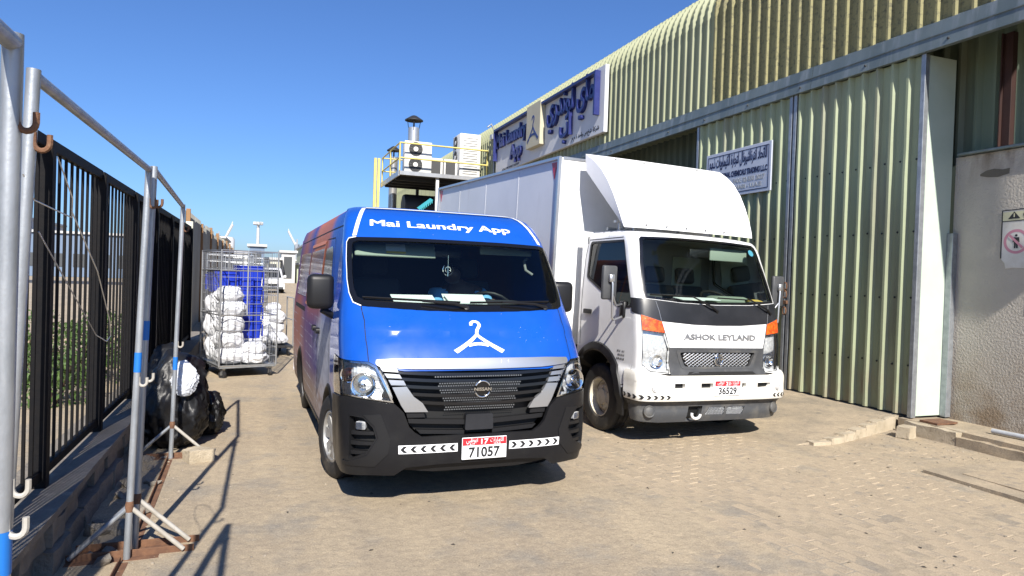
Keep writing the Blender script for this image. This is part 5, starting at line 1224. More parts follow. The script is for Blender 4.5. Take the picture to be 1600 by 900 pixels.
# ------------------------------------------------------------------ low masonry wall and black railing fence
M('wall_render', (.23, .20, .165), .95, 0, (.17, .15, .125), ns=3, lo=.35, hi=.65, col3=(.29, .26, .21), ns3=8, lo3=.56, hi3=.7, bump=.9, bs=30, bdist=.02)
M('wall_stone', (.20, .175, .145), .95, 0, (.27, .235, .19), ns=6, lo=.4, hi=.65, bump=.9, bs=35, bdist=.02)
M('fence_black', (.007, .007, .008), .6, spec=.12, col2= (.010, .009, .009), ns=20, col3=(.16, .07, .03), ns3=14, lo3=.70, hi3=.76, bump=.15, bs=90)
M('galv_pipe', (.40, .42, .44), .42, .55, (.30, .32, .34), ns=18, lo=.4, hi=.62, col3=(.34, .27, .2), ns3=11, lo3=.70, hi3=.78, bump=.1, bs=70, ms=(1, 1, .3))
M('pipe_white', (.42, .40, .36), .55, 0, (.34, .31, .26), ns=12, col3=(.26, .13, .06), ns3=16, lo3=.63, hi3=.7)
M('tape_blue', (.01, .15, .52), .5)
lw = tag(empty('low_wall', (-1.16, 4, 0)), 'low crumbling masonry wall under the black railing', 'wall')
rw_ = random.Random(21)
m = MB(); m.bm(rough_block(-.25, .10, -2.6, 11.5, -.05, .285, 3, .012, 22)); m.build('core', 'wall_render', lw, 40)
m = MB(); m.bm(rough_block(-.24, .175, -2.55, 11.5, .286, .325, 5, .008, 26)); m.build('coping', 'wall_render', lw, 40)
y = -1.2
while y < 6:
    z = 0.0
    col_w = rw_.uniform(.22, .42)
    for c in range(2):
        h = .15 if c == 0 else .125
        if rw_.random() < .86:
            d = rw_.uniform(-.01, .035); m = MB(); m.bm(rough_block(.06, .145+d+(.02 if c == 0 else 0), y+.006+(.05*c), y+col_w-.008+(.05*c), z, z+h-.006, rw_.random()*90, .02, 3)); m.build('facing_stone', 'wall_stone', lw, 50)
        z += h
    y += col_w
# broken rubble at its foot
for k in range(26):
    x = rw_.uniform(-.93, -.66); yy = rw_.uniform(3.6, 6.6); r_ = rw_.choice((.03, .04, .055, .07, .09)); m = MB(); m.bm(pebble(r_, k*1.7, .55), 0, T(x, yy, r_*.25, rw_.random(), rw_.random()*.5, rw_.random()*6))
    tag(m.build('rubble_stone', 'wall_stone', None, 35), 'broken stone lying in the shade at the foot of the low wall', 'stone', 'rubble at the foot of the low wall')
m = MB(); m.bm(rough_block(-.11, .11, -.09, .09, 0, .1, 77, .03, 3), 0, T(-.44, 6.34, 0, 0, 0, .4)); tag(m.build('yellow_stone', 'concrete_cream', None, 30), 'pale yellow stone chunk on the ground beside the black rubbish bag', 'stone')
# railing
fn = tag(empty('railing_fence', (-1.19, 0, 0)), 'black steel railing fence with upright bars on the low wall', 'fence')
FZ0, FZ1 = .40, 2.36
bar_s = None; post_s = None; rail_s = None
Y = 1.74
posts = [1.745+1.485*k for k in range(9)]
for i, py in enumerate(posts):
    if post_s is None: post_s = MB().bbox(-.045, .045, -.04, .04, .32, 2.352, .004).build('post', 'fence_black', fn); post_s.location = (0, py, 0)
    else: inst(post_s, 'post', fn, (0, py, 0))
    if i == len(posts)-1: break
    for z in (FZ0, FZ1-.01):
        h = .028 if z < 1 else .034
        m = MB(); m.bbox(-.02, .02, .036, 1.485-.036, z-h, z+h, .003)
        if z < 1:
            rail = m.build('rail', 'fence_black', fn); rail.location = (0, py, 0)
        else: rail = m.build('rail', 'fence_black', fn); rail.location = (0, py, 0)
    for k in range(1, 10):
        yb = py+k*.1485; lean = random.gauss(0, .004)
        if bar_s is None: bar_s = MB().bbox(-.0085, .0085, -.0085, .0085, FZ0+.03, FZ1-.034, .002).build('bar', 'fence_black', fn); bar_s.location = (0, yb, 0)
        else: inst(bar_s, 'bar', fn, (0, yb, 0), (0, 0, lean*3))
# dark boards fixed behind the far panels of the railing
M('dark_board', (.035, .033, .032), .8, 0, (.05, .046, .042), ns=5, ms=(1, 1, .2), bump=.2, bs=40)
bd = tag(empty('fence_boards', (-1.26, 7.72, 0)), 'dark boards closing the far bays of the railing fence', 'boards')
for k in range(24):
    m = MB(); m.bbox(-.012, .012, 0, .235, .34, 2.36+random.uniform(-.02, .02), .003); o = m.build('board', 'dark_board', bd); o.location = (random.uniform(-.01, .01), k*.245, 0)

# ------------------------------------------------------------------ galvanised hanging racks
def hook(name, p, dx, mat, par, r=.008, w=.040):
    m = MB(); pts = [(0, 0, 0), (0, 0, -.02)]+[(dx*(w/2-w/2*math.cos(a*.393)), 0, -.03-w*.55*math.sin(a*.393)) for a in range(9)]+[(dx*w, 0, -.005)]
    m.tube([(p[0]+a, p[1], p[2]+c) for a, b, c in pts], r, 7); return m.build(name, mat, par, 50)
def rack(label, base0, top0, base1, top1, r, tapes=(), foot0=True, h=2.2, brace=.30, mat='galv_pipe', fw=.30):
    b0, t0, b1, t1 = [Vector(p) for p in (base0, top0, base1, top1)]
    rk = tag(empty('hanging_rack', b0), label, 'rack', 'galvanised racks along the railing'); O = b0
    for (b, t, ft) in ((b0, t0, foot0), (b1, t1, True)):
        m = MB(); m.tube([b-O, (b+t)/2-O, t-O], r, 14); m.build('post', mat, rk, 50)
        if ft:
            q = b+(t-b)*(brace/h); u = (t-b).normalized(); m = MB(); m.tube([q-u*.03-O, q-u*.012-O, q+u*.012-O, q+u*.03-O], [r*1.02, r*1.22, r*1.22, r*1.02], 14, cap=False); m.build('weld_collar', 'rust', rk, 50)
            m = MB(); k = brace; q = b+(t-b)*(k/h)
            for s_ in (-1, 1):
                m = MB(); m.tube([q-O, b+Vector((s_*fw*.95, .02, .03))-O], r*.72, 10); m.build('brace', 'pipe_white' if s_ > 0 else mat, rk, 50)
            m = MB(); m.bbox(-fw, fw+.04, -.03, .03, .0, .012, .002, 1, 0, T(*(b-O))); m.bbox(-fw, fw+.04, .026, .034, .0, .05, .002, 1, 0, T(*(b-O))); m.build('foot', 'rust', rk)
            for (z, dx, mt) in ((2.02, 1, 'rust'), (1.02, 1, 'pipe_white')):
                q = b+(t-b)*(z/h); hook('hook', (q.x-O.x+r*.6, q.y-O.y-.005, q.z-O.z), dx, mt, rk)
    m = MB(); m.tube([t0-O-Vector((0, .0, r)), t1-O-Vector((0, 0, r))], r*.95, 14); m.build('top_rail', mat, rk, 50)
    d = (b1-b0); L = d.length; a = math.atan2(-d.x, d.y); m = MB(); m.bbox(-.02, .02, .05, L-.05, .004, .012, .001, 1, 0, T(0, 0, 0, 0, 0, a)); m.bbox(-.024, -.018, .05, L-.05, .004, .045, .001, 1, 0, T(0, 0, 0, 0, 0, a)); m.build('base_angle', 'rust', rk)
    for (which, z) in tapes:
        b, t = (b0, t0) if which == 0 else (b1, t1); u = (t-b)/h; m = MB(); m.tube([b+u*(z-.055)-O, b+u*(z+.055)-O], r*1.06, 14, cap=False); m.build('blue_tape', 'tape_blue', rk, 50)
    return rk
rack('nearest galvanised pipe rack at the left edge of the picture', (-.60, -.10, 0), (-.59, -.05, 2.2), (-.590, 2.02, 0), (-.573, 1.98, 2.20), .023, [(1, .93)])
rack('galvanised pipe rack in the middle with bent wire hanging from it', (-.70, 2.34, 0), (-.625, 2.34, 2.205), (-.655, 4.28, 0), (-.601, 4.35, 2.212), .0185, [(1, 1.10)])
rack('farthest galvanised pipe rack standing before the black rubbish bags', (-.637, 4.42, 0), (-.588, 4.45, 2.227), (-.672, 6.45, 0), (-.628, 6.47, 2.185), .0185, [(0, 1.26), (1, .83)])
m = MB(); m.tube([(-.60, 2.50, 1.98), (-.575, 2.58, 1.86), (-.585, 2.62, 1.80), (-.62, 2.35, 1.83), (-.64, 2.32, 1.9)], .0022, 5); m.tube([(-.585, 2.62, 1.82), (-.60, 3.1, 1.62), (-.61, 3.42, 1.40), (-.62, 3.50, 1.33), (-.625, 3.44, 1.31), (-.62, 3.2, 1.36), (-.62, 2.4, 1.74)], .0022, 5)
tag(m.build('bent_wire', 'aluminium', None, 50), 'thin bent wire dangling from the middle pipe rack', 'wire')

# ------------------------------------------------------------------ rubbish bags
M('bag_black', (.007, .007, .008), .42, spec=.35, col2= (.012, .012, .013), ns=6, bump=.25, bs=40, bdist=.01)
M('bag_white', (.62, .65, .70), .55, 0, (.52, .55, .60), ns=9, bump=.3, bs=40, bdist=.01)
def bag(name, loc, rx, ry, h, seed, mat, label, sharp=5, cat='rubbish bag', rough_=.16, top=.38):
    bm = bmesh.new(); bmesh.ops.create_icosphere(bm, subdivisions=5, radius=1)
    for v in bm.verts:
        c = v.co.copy()
        if sharp < 3 or mat == 'bag_black': c = Vector([math.copysign(abs(u)**.78, u) for u in c])
        t = (c.z+1)/2; k = 1.0-top*max(0, t-.45)**1.2*1.6; c.x *= k; c.y *= k
        n = mn.fractal(c*1.1+Vector((seed, 0, 0)), 1, 2, 2); w_ = mn.noise(Vector((c.x*2, c.y*2, c.z*.7))+Vector((seed, 3, 0))); q1 = (1-abs(mn.noise(Vector((c.x*2.4, c.y*2.4, c.z*1.3))+Vector((seed, 3, 0)))))**sharp; q2 = (1-abs(mn.noise(Vector((c.x*5, c.y*5, c.z*3.2))+Vector((seed, 0, w_)))))**5; q3 = (1-abs(mn.noise(c*11+Vector((0, seed, w_)))))**4; q4 = (1-abs(mn.noise(Vector((c.x*1.8, c.y*1.8, c.z*6.5))+Vector((seed*2, 1, w_)))))**5; k2 = 1.0 if sharp > 3 else .12; rdg = 1+rough_*(.7*n+.55*q1+k2*(.42*q2+.2*q3+.32*q4)-.5)
        v.co = Vector((c.x*rx*rdg, c.y*ry*rdg, max(-.0, (c.z*.5+.5))*h*(1+.12*n)))
        if t < .25: v.co.x *= 1+.10*(.25-t)/.25; v.co.y *= 1+.10*(.25-t)/.25
    m = MB(); m.bm(bm, 0); o = m.build(name, mat, None, 70); o.location = loc; return tag(o, label, cat)
bag('rubbish_bag', (-.69, 6.90, 0), .25, .24, .88, 1.3, 'bag_black', 'large full black rubbish bag standing behind the far pipe rack', rough_=.26)
bag('rubbish_bag', (-.44, 7.35, 0), .13, .16, .44, 4.7, 'bag_black', 'small slumped black rubbish bag behind the large one', rough_=.3)
bag('rubbish_bag', (-.84, 7.45, 0), .22, .24, .86, 8.1, 'bag_black', 'tall black rubbish bag partly hidden against the railing', rough_=.26)
bag('white_carrier_bag', (-.60, 6.66, .50), .10, .06, .33, 2.2, 'bag_white', 'crumpled white plastic bag resting on the large black rubbish bag', cat='plastic bag', rough_=.34)

# ------------------------------------------------------------------ wire cage trolley with laundry
M('cage_wire', (.50, .51, .52), .35, .75)
M('cloth_white', (.66, .67, .70), .85, 0, (.58, .59, .63), ns=6, bump=.3, bs=40, bdist=.01)
M('tote_blue', (.012, .035, .42), .42, 0, (.018, .05, .47), ns=4)
M('castor_black', (.02, .02, .022), .6)
CWd, CDp, CHt = .84, 1.15, 1.93
def cage(name, loc, rz, label, group):
    c = tag(empty(name, loc, rz), label, 'trolley', group)
    m = MB(); m.bbox(0, CWd, 0, CDp, .155, .185, .004); m.build('platform', 'galv_post', c)
    for x in (0, CWd):
        for y in (0, CDp): m = MB(); m.tube([(x, y, .18), (x, y, CHt)], .014, 8); m.build('upright', 'cage_wire', c, 50)
    m = MB()
    for z in (CHt-.01, 1.62, .95, .19): m.tube([(0, 0, z), (CWd, 0, z), (CWd, CDp, z), (0, CDp, z)], .010, 6, closed=True)
    tag(m.build('frame', 'cage_wire', c, 50), kind='stuff'); m = MB(); m.tube([(CWd*.46, 0, .95), (CWd*.46, 0, CHt)], .012, 6); m.build('centre_bar', 'cage_wire', c, 50)
    def panel(o, ux, L):
        m = MB(); n = int(L/.095)
        for i in range(1, n): a = L*i/n; m.tube([(o[0]+ux[0]*a, o[1]+ux[1]*a, .19), (o[0]+ux[0]*a, o[1]+ux[1]*a, CHt-.01)], .0035, 5, cap=False)
        for k in range(1, 13): z = .19+k*(CHt-.2)/13; m.tube([(o[0]+.002, o[1]+.003, z), (o[0]+ux[0]*L+.002, o[1]+ux[1]*L+.003, z)], .0035, 5, cap=False)
        tag(m.build('wire_mesh', 'cage_wire', c), kind='stuff')
    panel((0, 0), (1, 0), CWd); panel((0, CDp), (1, 0), CWd); panel((0, 0), (0, 1), CDp); panel((CWd, 0), (0, 1), CDp)
    for x in (.07, CWd-.07):
        for y in (.07, CDp-.07):
            cs_ = empty('castor', (x, y, .06), .6 if x < .4 else 0, c); m = MB(); m.lathe([(.025, -.018), (.06, -.018), (.062, 0), (.06, .018), (.025, .018)], 18, 0, Matrix.Rotation(math.pi/2, 4, 'Y')); m.build('wheel', 'castor_black', cs_, 40)
            m = MB(); m.bbox(-.026, .026, -.03, .03, .065, .095, .003); m.box(-.026, -.021, -.02, .02, -.01, .07); m.box(.021, .026, -.02, .02, -.01, .07); m.build('fork', 'aluminium', cs_)
    return c
CL, CR = (-.53, 10.95, 0), R(17)
cage('cage_trolley', CL, CR, 'tall wire cage trolley on castors holding laundry and blue totes beside the van', 'wire cage trolleys')
def cw(x, y, z, l=CL, r_=CR): return (l[0]+x*math.cos(r_)-y*math.sin(r_), l[1]+x*math.sin(r_)+y*math.cos(r_), z)
def bundle(p, rx, ry, h, seed, rz, label):
    o = bag('laundry_bundle', p, rx, ry, h, seed, 'cloth_white', label, 2, cat='laundry', rough_=.17, top=.10); o.rotation_euler = (0, 0, rz); o['group'] = 'white laundry bundles in the cages'; return o
bl_ = ['lowest white bundle in the front left pile of the cage', 'second white bundle from the bottom in the front left pile of the cage', 'third white bundle from the bottom in the front left pile of the cage', 'fourth white bundle from the bottom in the front left pile of the cage', 'topmost white bundle in the front left pile of the cage', 'lower white bundle under the blue totes at the cage front', 'upper white bundle under the blue totes at the cage front', 'lowest white bundle in the rear left pile of the cage', 'middle white bundle in the rear left pile of the cage', 'top white bundle in the rear left pile of the cage']
for k, (x, y, z, rx, ry, h) in enumerate(((.22, .28, .19, .20, .20, .26), (.20, .30, .42, .19, .20, .28), (.21, .27, .66, .18, .19, .27), (.24, .29, .90, .19, .19, .26), (.20, .30, 1.12, .17, .18, .24), (.57, .22, .19, .22, .18, .17), (.56, .24, .34, .20, .18, .16), (.18, .72, .19, .17, .2, .4), (.18, .72, .55, .16, .2, .4), (.18, .72, .92, .16, .2, .34))):
    bundle(cw(x, y, z), rx*1.12, ry*1.12, h*1.12, 3.1*k+1, CR+.2*k, bl_[k])
def tote(p, rz, h, label, w=.36, d=.44):
    t = tag(empty('blue_tote', p, rz), label, 'tote', 'blue totes stacked in the cage')
    m = MB(); a, b = w/2, d/2
    def rr(k, z): return [(x, y, z) for x, y in rnd_poly([(-a*k, -b*k), (a*k, -b*k), (a*k, b*k), (-a*k, b*k)], .05)]
    m.loft([rr(.88, 0), rr(.93, h*.5), rr(.98, h-.06), rr(1.03, h-.06), rr(1.03, h-.035), rr(.99, h-.035), rr(.99, h-.012), rr(1.05, h-.012), rr(1.05, h), rr(.97, h), rr(.94, h*.6)], closed=True); m.f.append(tuple(range(len(rr(1, 0))))[::-1]); m.m.append(0); m.build('shell', 'tote_blue', t, 35)
    m = MB()
    for s_ in (-1, 1):
        for k in (-.5, 0, .5): m.bbox(k*w-.012, k*w+.012, s_*b*.95-.012, s_*b*.95+.012, .03, h-.07, .003)
    tag(m.build('ribs', 'tote_blue', t), kind='stuff'); return t
for k, z in enumerate((.55, .82, 1.09, 1.36)): tote(cw(.60, .72, z), CR, .34 if k == 3 else .29, ('lowest', 'second', 'third', 'topmost')[k]+' blue tote in the right-hand stack inside the wire cage')
m = MB(); m.bbox(-.2, .2, -.22, .22, 0, .36, .04, 3); o = m.build('folded_linen', 'cloth_white', None, 50); o.location = cw(.60, .72, .188); o.rotation_euler = (0, 0, CR); tag(o, 'square stack of folded white linen under the blue totes in the cage', 'laundry')
tote(cw(.20, .74, 1.28), CR, .34, 'single blue tote on the laundry at the left back of the cage')
for k, (l_, r_, lb) in enumerate((((-.95, 14.4, 0), R(4), 'empty wire cage trolley standing behind the loaded cage'), ((-.75, 17.2, 0), R(-6), 'farthest wire cage trolley in the yard behind the loaded cage'))):
    c_ = copy_tree(next(o for o in COL.objects if o.name == 'cage_trolley')); c_.location = l_; c_.rotation_euler = (0, 0, r_); c_['label'] = lb
C2, R2 = (-.10, 13.6, 0), R(8)
m = tag(empty('platform_trolley', C2, R2), 'low flat trolley with one end frame piled with white laundry behind the cage', 'trolley')
q = MB(); q.bbox(0, .75, 0, 1.1, .17, .21, .004); q.build('platform', 'castor_black', m); q = MB(); q.tube([(.74, .0, .2), (.74, .0, 1.12), (.74, .7, 1.12), (.74, .7, .2)], .014, 8); q.tube([(.74, 0, .7), (.74, .7, .7)], .01, 8); q.build('end_frame', 'cage_wire', m, 50)
for x in (.08, .67):
    for y in (.08, 1.0): q = MB(); q.lathe([(.02, -.018), (.075, -.018), (.075, .018), (.02, .018)], 16, 0, T(x, y, .075, 0, math.pi/2)); q.build('wheel', 'castor_black', m, 40)
for k, (x, y, z, r_, h) in enumerate(((.5, .3, .21, .2, .24), (.25, .4, .21, .2, .3), (.45, .4, .42, .18, .25), (.5, .35, .62, .16, .24), (.3, .5, .5, .19, .3), (.45, .5, .82, .14, .2))):
    o = bundle(cw(x, y, z, C2, R2), r_, r_, h, 7.7*k, k, ('front', 'left', 'second layer', 'third layer', 'rear', 'topmost')[k]+' white laundry bundle piled on the low flat trolley')
    o['group'] = 'white laundry bundles on the flat trolley'
# ------------------------------------------------------------------ rooftop-level platform with cooling units
M('rail_yellow', (.62, .52, .16), .5, 0, (.52, .43, .13), ns=5, col3=(.3, .16, .08), ns3=9, lo3=.68, hi3=.75)
M('unit_white', (.70, .69, .66), .5, 0, (.62, .61, .57), ns=3); M('fan_dark', (.05, .05, .05), .6); M('cap_black', (.02, .02, .022), .6); M('flue_steel', (.52, .52, .51), .35, .7, (.42, .41, .39), ns=3, ms=(1, 1, .3))
PL = tag(empty('equipment_platform', (4.2, 22.3, 0)), 'raised steel platform with yellow guard rails beside the warehouse', 'platform')
m = MB(); m.box(0, 3.0, 0, 3.4, 4.93, 5.0); m.build('deck', 'cap_black', PL)
m = MB(); m.bbox(-.03, 3.02, -.05, -.002, 4.90, 5.03, .004); m.bbox(-.05, -.002, -.05, 3.45, 4.86, 5.03, .004); m.build('edge_beam', 'flue_steel', PL)
m = MB()
for y in (.6, 1.3, 2.0, 2.7): m.bbox(.0, 3.0, y, y+.08, 4.80, 4.928, .003)
m.build('joist', 'cap_black', PL)
for (x, y) in ((0, 0), (3.0, 0), (0, 3.4), (0, 1.7)):
    m = MB(); m.tube([(x, y, 5.0), (x, y, 5.97)], .028, 8); m.build('rail_post', 'rail_yellow', PL, 50)
for z in (5.46, 5.95):
    m = MB(); m.tube([(3.0, 0, z), (0, 0, z)], .028, 8); m.build('guard_rail', 'rail_yellow', PL, 50); m = MB(); m.tube([(0, 0, z), (0, 3.4, z)], .024, 8); m.build('guard_rail', 'rail_yellow', PL, 50); m = MB(); m.tube([(0, 3.4, z), (.9, 3.4, z)], .024, 8); m.build('guard_rail', 'rail_yellow', PL, 50)
for (x, y, mt) in ((-.12, 3.5, 'rail_yellow'), (-.25, 3.5, 'rail_yellow'), (1.3, .1, 'unit_white'), (1.3, 3.2, 'cap_black'), (2.6, 3.2, 'cap_black')):
    m = MB(); m.bbox(x-.05, x+.05, y-.05, y+.05, 0, 4.92 if x > 0 else 5.95, .004); m.build('leg', mt, PL)
def cooler(loc, w, d, h, fans, label, rz=0):
    c = tag(empty('cooling_unit', loc, rz), label, 'air conditioner', 'cooling units on the platform'); m = MB(); m.bbox(0, w, 0, d, .06, h, .02, 2); m.bbox(.05, w-.05, .03, d-.03, 0, .058, .004); m.build('casing', 'unit_white', c, 50)
    for k in range(fans):
        z = .06+(h-.06)*(k+.5)/fans; r_ = min(w*.30, h/fans*.42); f = empty('fan', (w*.40, -.004, z), 0, c); mx = Matrix.Rotation(math.pi/2, 4, 'X')
        m = MB(); m.lathe([(.0001, -.0), (r_, 0)], 28, 0, mx); m.build('fan_well', 'fan_dark', f)
        m = MB()
        for q in range(4): m.tube([((r_*(.45+.18*q))*math.cos(a*.2618), (r_*(.45+.18*q))*math.sin(a*.2618), .012) for a in range(24)], .006, 5, 0, closed=True, mx=mx)
        for a in range(12): m.tube([(r_*.3*math.cos(a*.5236), r_*.3*math.sin(a*.5236), .012), (r_*math.cos(a*.5236), r_*math.sin(a*.5236), .012)], .005, 5, 0, mx=mx)
        m.build('guard', 'panel_grey', f, 50); m = MB(); m.lathe([(.0001, .022), (r_*.34, .02), (r_*.36, .0)], 20, 0, mx); m.build('hub', 'unit_white', f, 50)
    m = MB()
    for k in range(16): m.box(w+.001, w+.006, d*.15, d*.85, .12+k*(h-.2)/16, .14+k*(h-.2)/16)
    tag(m.build('louvres', 'fan_dark', c), kind='stuff'); return c
cooler((4.42, 22.62, 5.0), .92, .36, 1.10, 2, 'white two-fan cooling unit facing the camera on the platform')
cooler((6.42, 23.95, 5.0), .95, .75, 1.62, 3, 'tall white cooling unit turned sideways by the warehouse wall', R(-90))
for k, x in enumerate((5.42, 5.95)):
    c = tag(empty('condenser', (x, 23.3, 5.0)), ('left', 'right')[k]+' dark low condenser between the two white cooling units', 'air conditioner')
    m = MB(); m.bbox(0, .48, 0, .5, .0, .72, .015); m.build('casing', 'unit_white', c); m = MB(); m.bbox(.05, .40, -.008, -.001, .06, .66, .002); m.build('coil_panel', 'fan_dark', c)
def flue(loc, r_, h, label):
    f = tag(empty('exhaust_flue', loc), label, 'chimney', 'exhaust flues by the platform'); m = MB(); m.lathe([(r_, 0), (r_, h), (r_*.93, h), (r_*.93, h-.1)], 24, 0); m.lathe([(r_*1.04, h*.55), (r_*1.06, h*.56), (r_*1.04, h*.57)], 24, 0); m.build('pipe', 'flue_steel', f, 40)
    m = MB(); m.lathe([(.0001, h+.44), (r_*.5, h+.41), (r_*1.65, h+.27), (r_*1.65, h+.24), (.0001, h+.30)], 24, 0); m.tube([(0, 0, h-.05), (0, 0, h+.35)], .03, 6); m.build('rain_cap', 'cap_black', f, 40)
    for a in range(3):
        m = MB(); x, y = r_*math.cos(a*2.1+.3), r_*math.sin(a*2.1+.3); m.tube([(x, y, h-.1), (x*1.35, y*1.35, h+.27)], .012, 5); m.build('cap_stay', 'cap_black', f, 40)
flue((4.86, 23.4, 5.0), .19, 1.70, 'large steel flue with black rain cap rising behind the cooling unit'); flue((4.70, 26.2, 0), .16, 6.10, 'slim steel flue with black rain cap left of the platform')
m = MB(); m.lathe([(.0001, -.9), (.42, -.88), (.45, -.8), (.45, .8), (.42, .88), (.0001, .9)], 24, 0, T(5.6, 24.2, 4.05, 0, R(90))); tag(m.build('black_tank', 'cap_black', None, 40), 'black horizontal tank under the raised platform', 'tank')
M('teal_cloth', (.04, .32, .36), .8); m = MB(); m.loft([[(4.6+.07*i, 20.9, 3.66+.055*i) for i in range(7)], [(4.6+.07*i, 21.3, 3.76+.055*i) for i in range(7)]])
for i in range(8): m.bbox(4.58+.055*i, 4.61+.055*i, 20.88, 20.90, 3.58+.043*i, 3.67+.043*i, .004)
tag(m.build('teal_awning', 'teal_cloth', None, 40), 'small teal fringed awning visible under the platform', 'awning')

# ------------------------------------------------------------------ far yard
M('hoarding', (.36, .36, .33), .6, 0, (.30, .30, .27), ns=1.5, ms=(1, 1, .3), col3=(.24, .22, .19), ns3=2.5, lo3=.58, hi3=.75, ms3=(1, 1, .2)); M('post_orange', (.26, .14, .06), .7)
M('render_cream', (.55, .55, .46), .8, 0, (.48, .48, .40), ns=.6); M('far_white', (.52, .52, .52), .7, 0, (.46, .46, .45), ns=.5); M('far_dark', (.05, .055, .06), .6); M('asphalt', (.06, .06, .062), .9, 0, (.05, .05, .05), ns=.4); M('far_blue', (.13, .18, .26), .7); M('far_green', (.42, .46, .33), .7, 0, (.37, .41, .29), ns=.5)
hd = tag(empty('hoarding_fence', (-1.75, 14.6, 0)), 'tall grey corrugated hoarding beyond the railing fence', 'fence')
ps = None
for k in range(16):
    hgt = 3.05-.12*(k % 3 == 2)
    m = wall_sheet(10, hgt, 0, .2); m.v = [(-x, y, z) for x, y, z in m.v]; o = m.build('panel', 'hoarding', hd); o.location = (0, 4+k*2.05, 0)
    if k % 2 == 0: m = MB(); m.bbox(.02, .12, -.04, .04, 0, hgt+.04, .005); o = m.build('post', 'post_orange', hd); o.location = (0, 4+k*2.05, 0)
m = MB(); m.bbox(.0, .16, 0, .3, 0, 2.75, .01); o = m.build('white_end_panel', 'render_cream', hd); o.location = (.06, 3.5, 0)
# road, verge and buildings beyond the railing
m = MB(); m.box(-300, -2.6, 64, 74, -.03, .006); tag(m.build('road', 'asphalt'), 'dark asphalt road beyond the railing', 'road', kind='structure')
m = MB(); m.bm(rough_block(-30, -2.2, 16.5, 17.0, -.05, .13, 4, .01, 8)); tag(m.build('kerb_line', 'concrete'), 'pale kerb crossing the sandy verge beyond the railing', 'kerb', kind='structure')
M('leaf', (.040, .085, .016), .6, 0, (.075, .125, .026), ns=9, lo=.35, hi=.65); M('twig', (.10, .07, .045), .9)
def shrub(loc, r_, h, n, label, seed):
    s_ = tag(empty('shrub', loc), label, 'shrub', 'shrubs beyond the railing'); rs = random.Random(seed); m = MB()
    for k in range(n):
        while True:
            p = Vector((rs.uniform(-1, 1), rs.uniform(-1, 1), rs.uniform(0, 1)))
            if p.x*p.x+p.y*p.y+(p.z-.35)**2*1.6 < 1.0 and mn.noise(p*2.3+Vector((seed, 0, 0))) > -.28: break
        c = Vector((p.x*r_, p.y*r_, p.z*h)); q = T(c.x, c.y, c.z, rs.uniform(0, 6), rs.uniform(0, 6), rs.uniform(0, 6)); a = rs.uniform(.025, .045); m.add([(-a, 0, 0), (0, -a*.45, .006), (a, 0, 0), (0, a*.45, .006)], [(0, 1, 2, 3)], 0, q)
    tag(m.build('foliage', 'leaf', s_), kind='stuff'); m = MB()
    for k in range(9):
        a = rs.uniform(0, 6.28); m.tube([(0, 0, 0), (r_*.35*math.cos(a), r_*.35*math.sin(a), h*.4), (r_*.7*math.cos(a), r_*.7*math.sin(a), h*.8)], [.014, .01, .004], 5)
    m.build('stems', 'twig', s_, 50); return s_
for k, (x, y, r_, h, lb) in enumerate(((-2.35, 10.9, .62, .85, 'rounded green shrub nearest the railing'), (-3.2, 11.6, .75, .95, 'broad green shrub in the middle of the row beyond the railing'), (-4.3, 11.9, .7, .85, 'green shrub at the left of the row beyond the railing'), (-2.2, 9.3, .42, .6, 'small green shrub low behind the railing bars'), (-2.3, 12.9, .6, .9, 'green shrub at the back of the row beyond the railing'))): shrub((x, y, 0), r_, h, int(2300*r_), lb, k+3)
def block(name, x0, x1, y0, y1, h, mat, label, wins=(), face='y', cat='building', roof='far_white'):
    b = tag(empty(name, (x0, y0, 0)), label, cat); m = MB(); m.box(0, x1-x0, 0, y1-y0, 0, h); m.build('wall', mat, b); m = MB(); m.bbox(-.3, x1-x0+.3, -.3, y1-y0+.3, h+.001, h+.3, .02); m.build('roof', roof, b)
    for (a, w, z0, z1) in wins:
        m = MB()
        if face == 'y': m.bbox(a, a+w, -.06, -.002, z0, z1, .01)
        else: m.bbox(-.06, -.002, a, a+w, z0, z1, .01)
        m.build('window', 'far_dark' if z0 > .1 else 'far_blue', b)
    return b
block('distant_building', -62, -30, 112, 130, 7.5, 'far_white', 'long white building with dark windows far beyond the railing', [(1.5+k*3.1, 1.9, z, z+1.6) for k in range(10) for z in (1.2, 4.6)])
block('distant_building', -27, -14, 96, 110, 5.2, 'far_blue', 'low blue building in front of the far white one', [(1+k*2.4, 1.5, 1.2, 2.8) for k in range(5)])
block('distant_building', -12, -5.5, 120, 140, 6.5, 'render_cream', 'cream building beside the far road', [(.8+k*1.9, 1.1, z, z+1.4) for k in range(3) for z in (1.0, 3.8)])
fw = block('far_warehouse', 7.2, 16, 62, 150, 6.0, 'far_green', 'pale green warehouse further down the yard', [(2+k*7, 4.2, .05, 4.0) for k in range(10)], 'x')
block('site_cabin', 7.0, 9.5, 150, 158, 3.6, 'far_white', 'white site cabin standing in the distance beside the parked vans', [(.6, .8, 1.1, 2.0), (1.9, .8, 1.1, 2.0)])
m = MB(); m.loft([[(x, 43+.0, z) for x, z in ((7.3, 0), (7.3, 3.9), (9, 5.2), (12, 5.6))], [(x, 60, z) for x, z in ((7.3, 0), (7.3, 3.9), (9, 5.2), (12, 5.6))]]); m.add([(7.3, 43, 0), (12, 43, 0), (12, 43, 5.6), (9, 43, 5.2), (7.3, 43, 3.9)], [(0, 1, 2, 3, 4)]); tag(m.build('lean_to_shed', 'far_green', None), 'low pale green shed behind the equipment platform', 'shed')
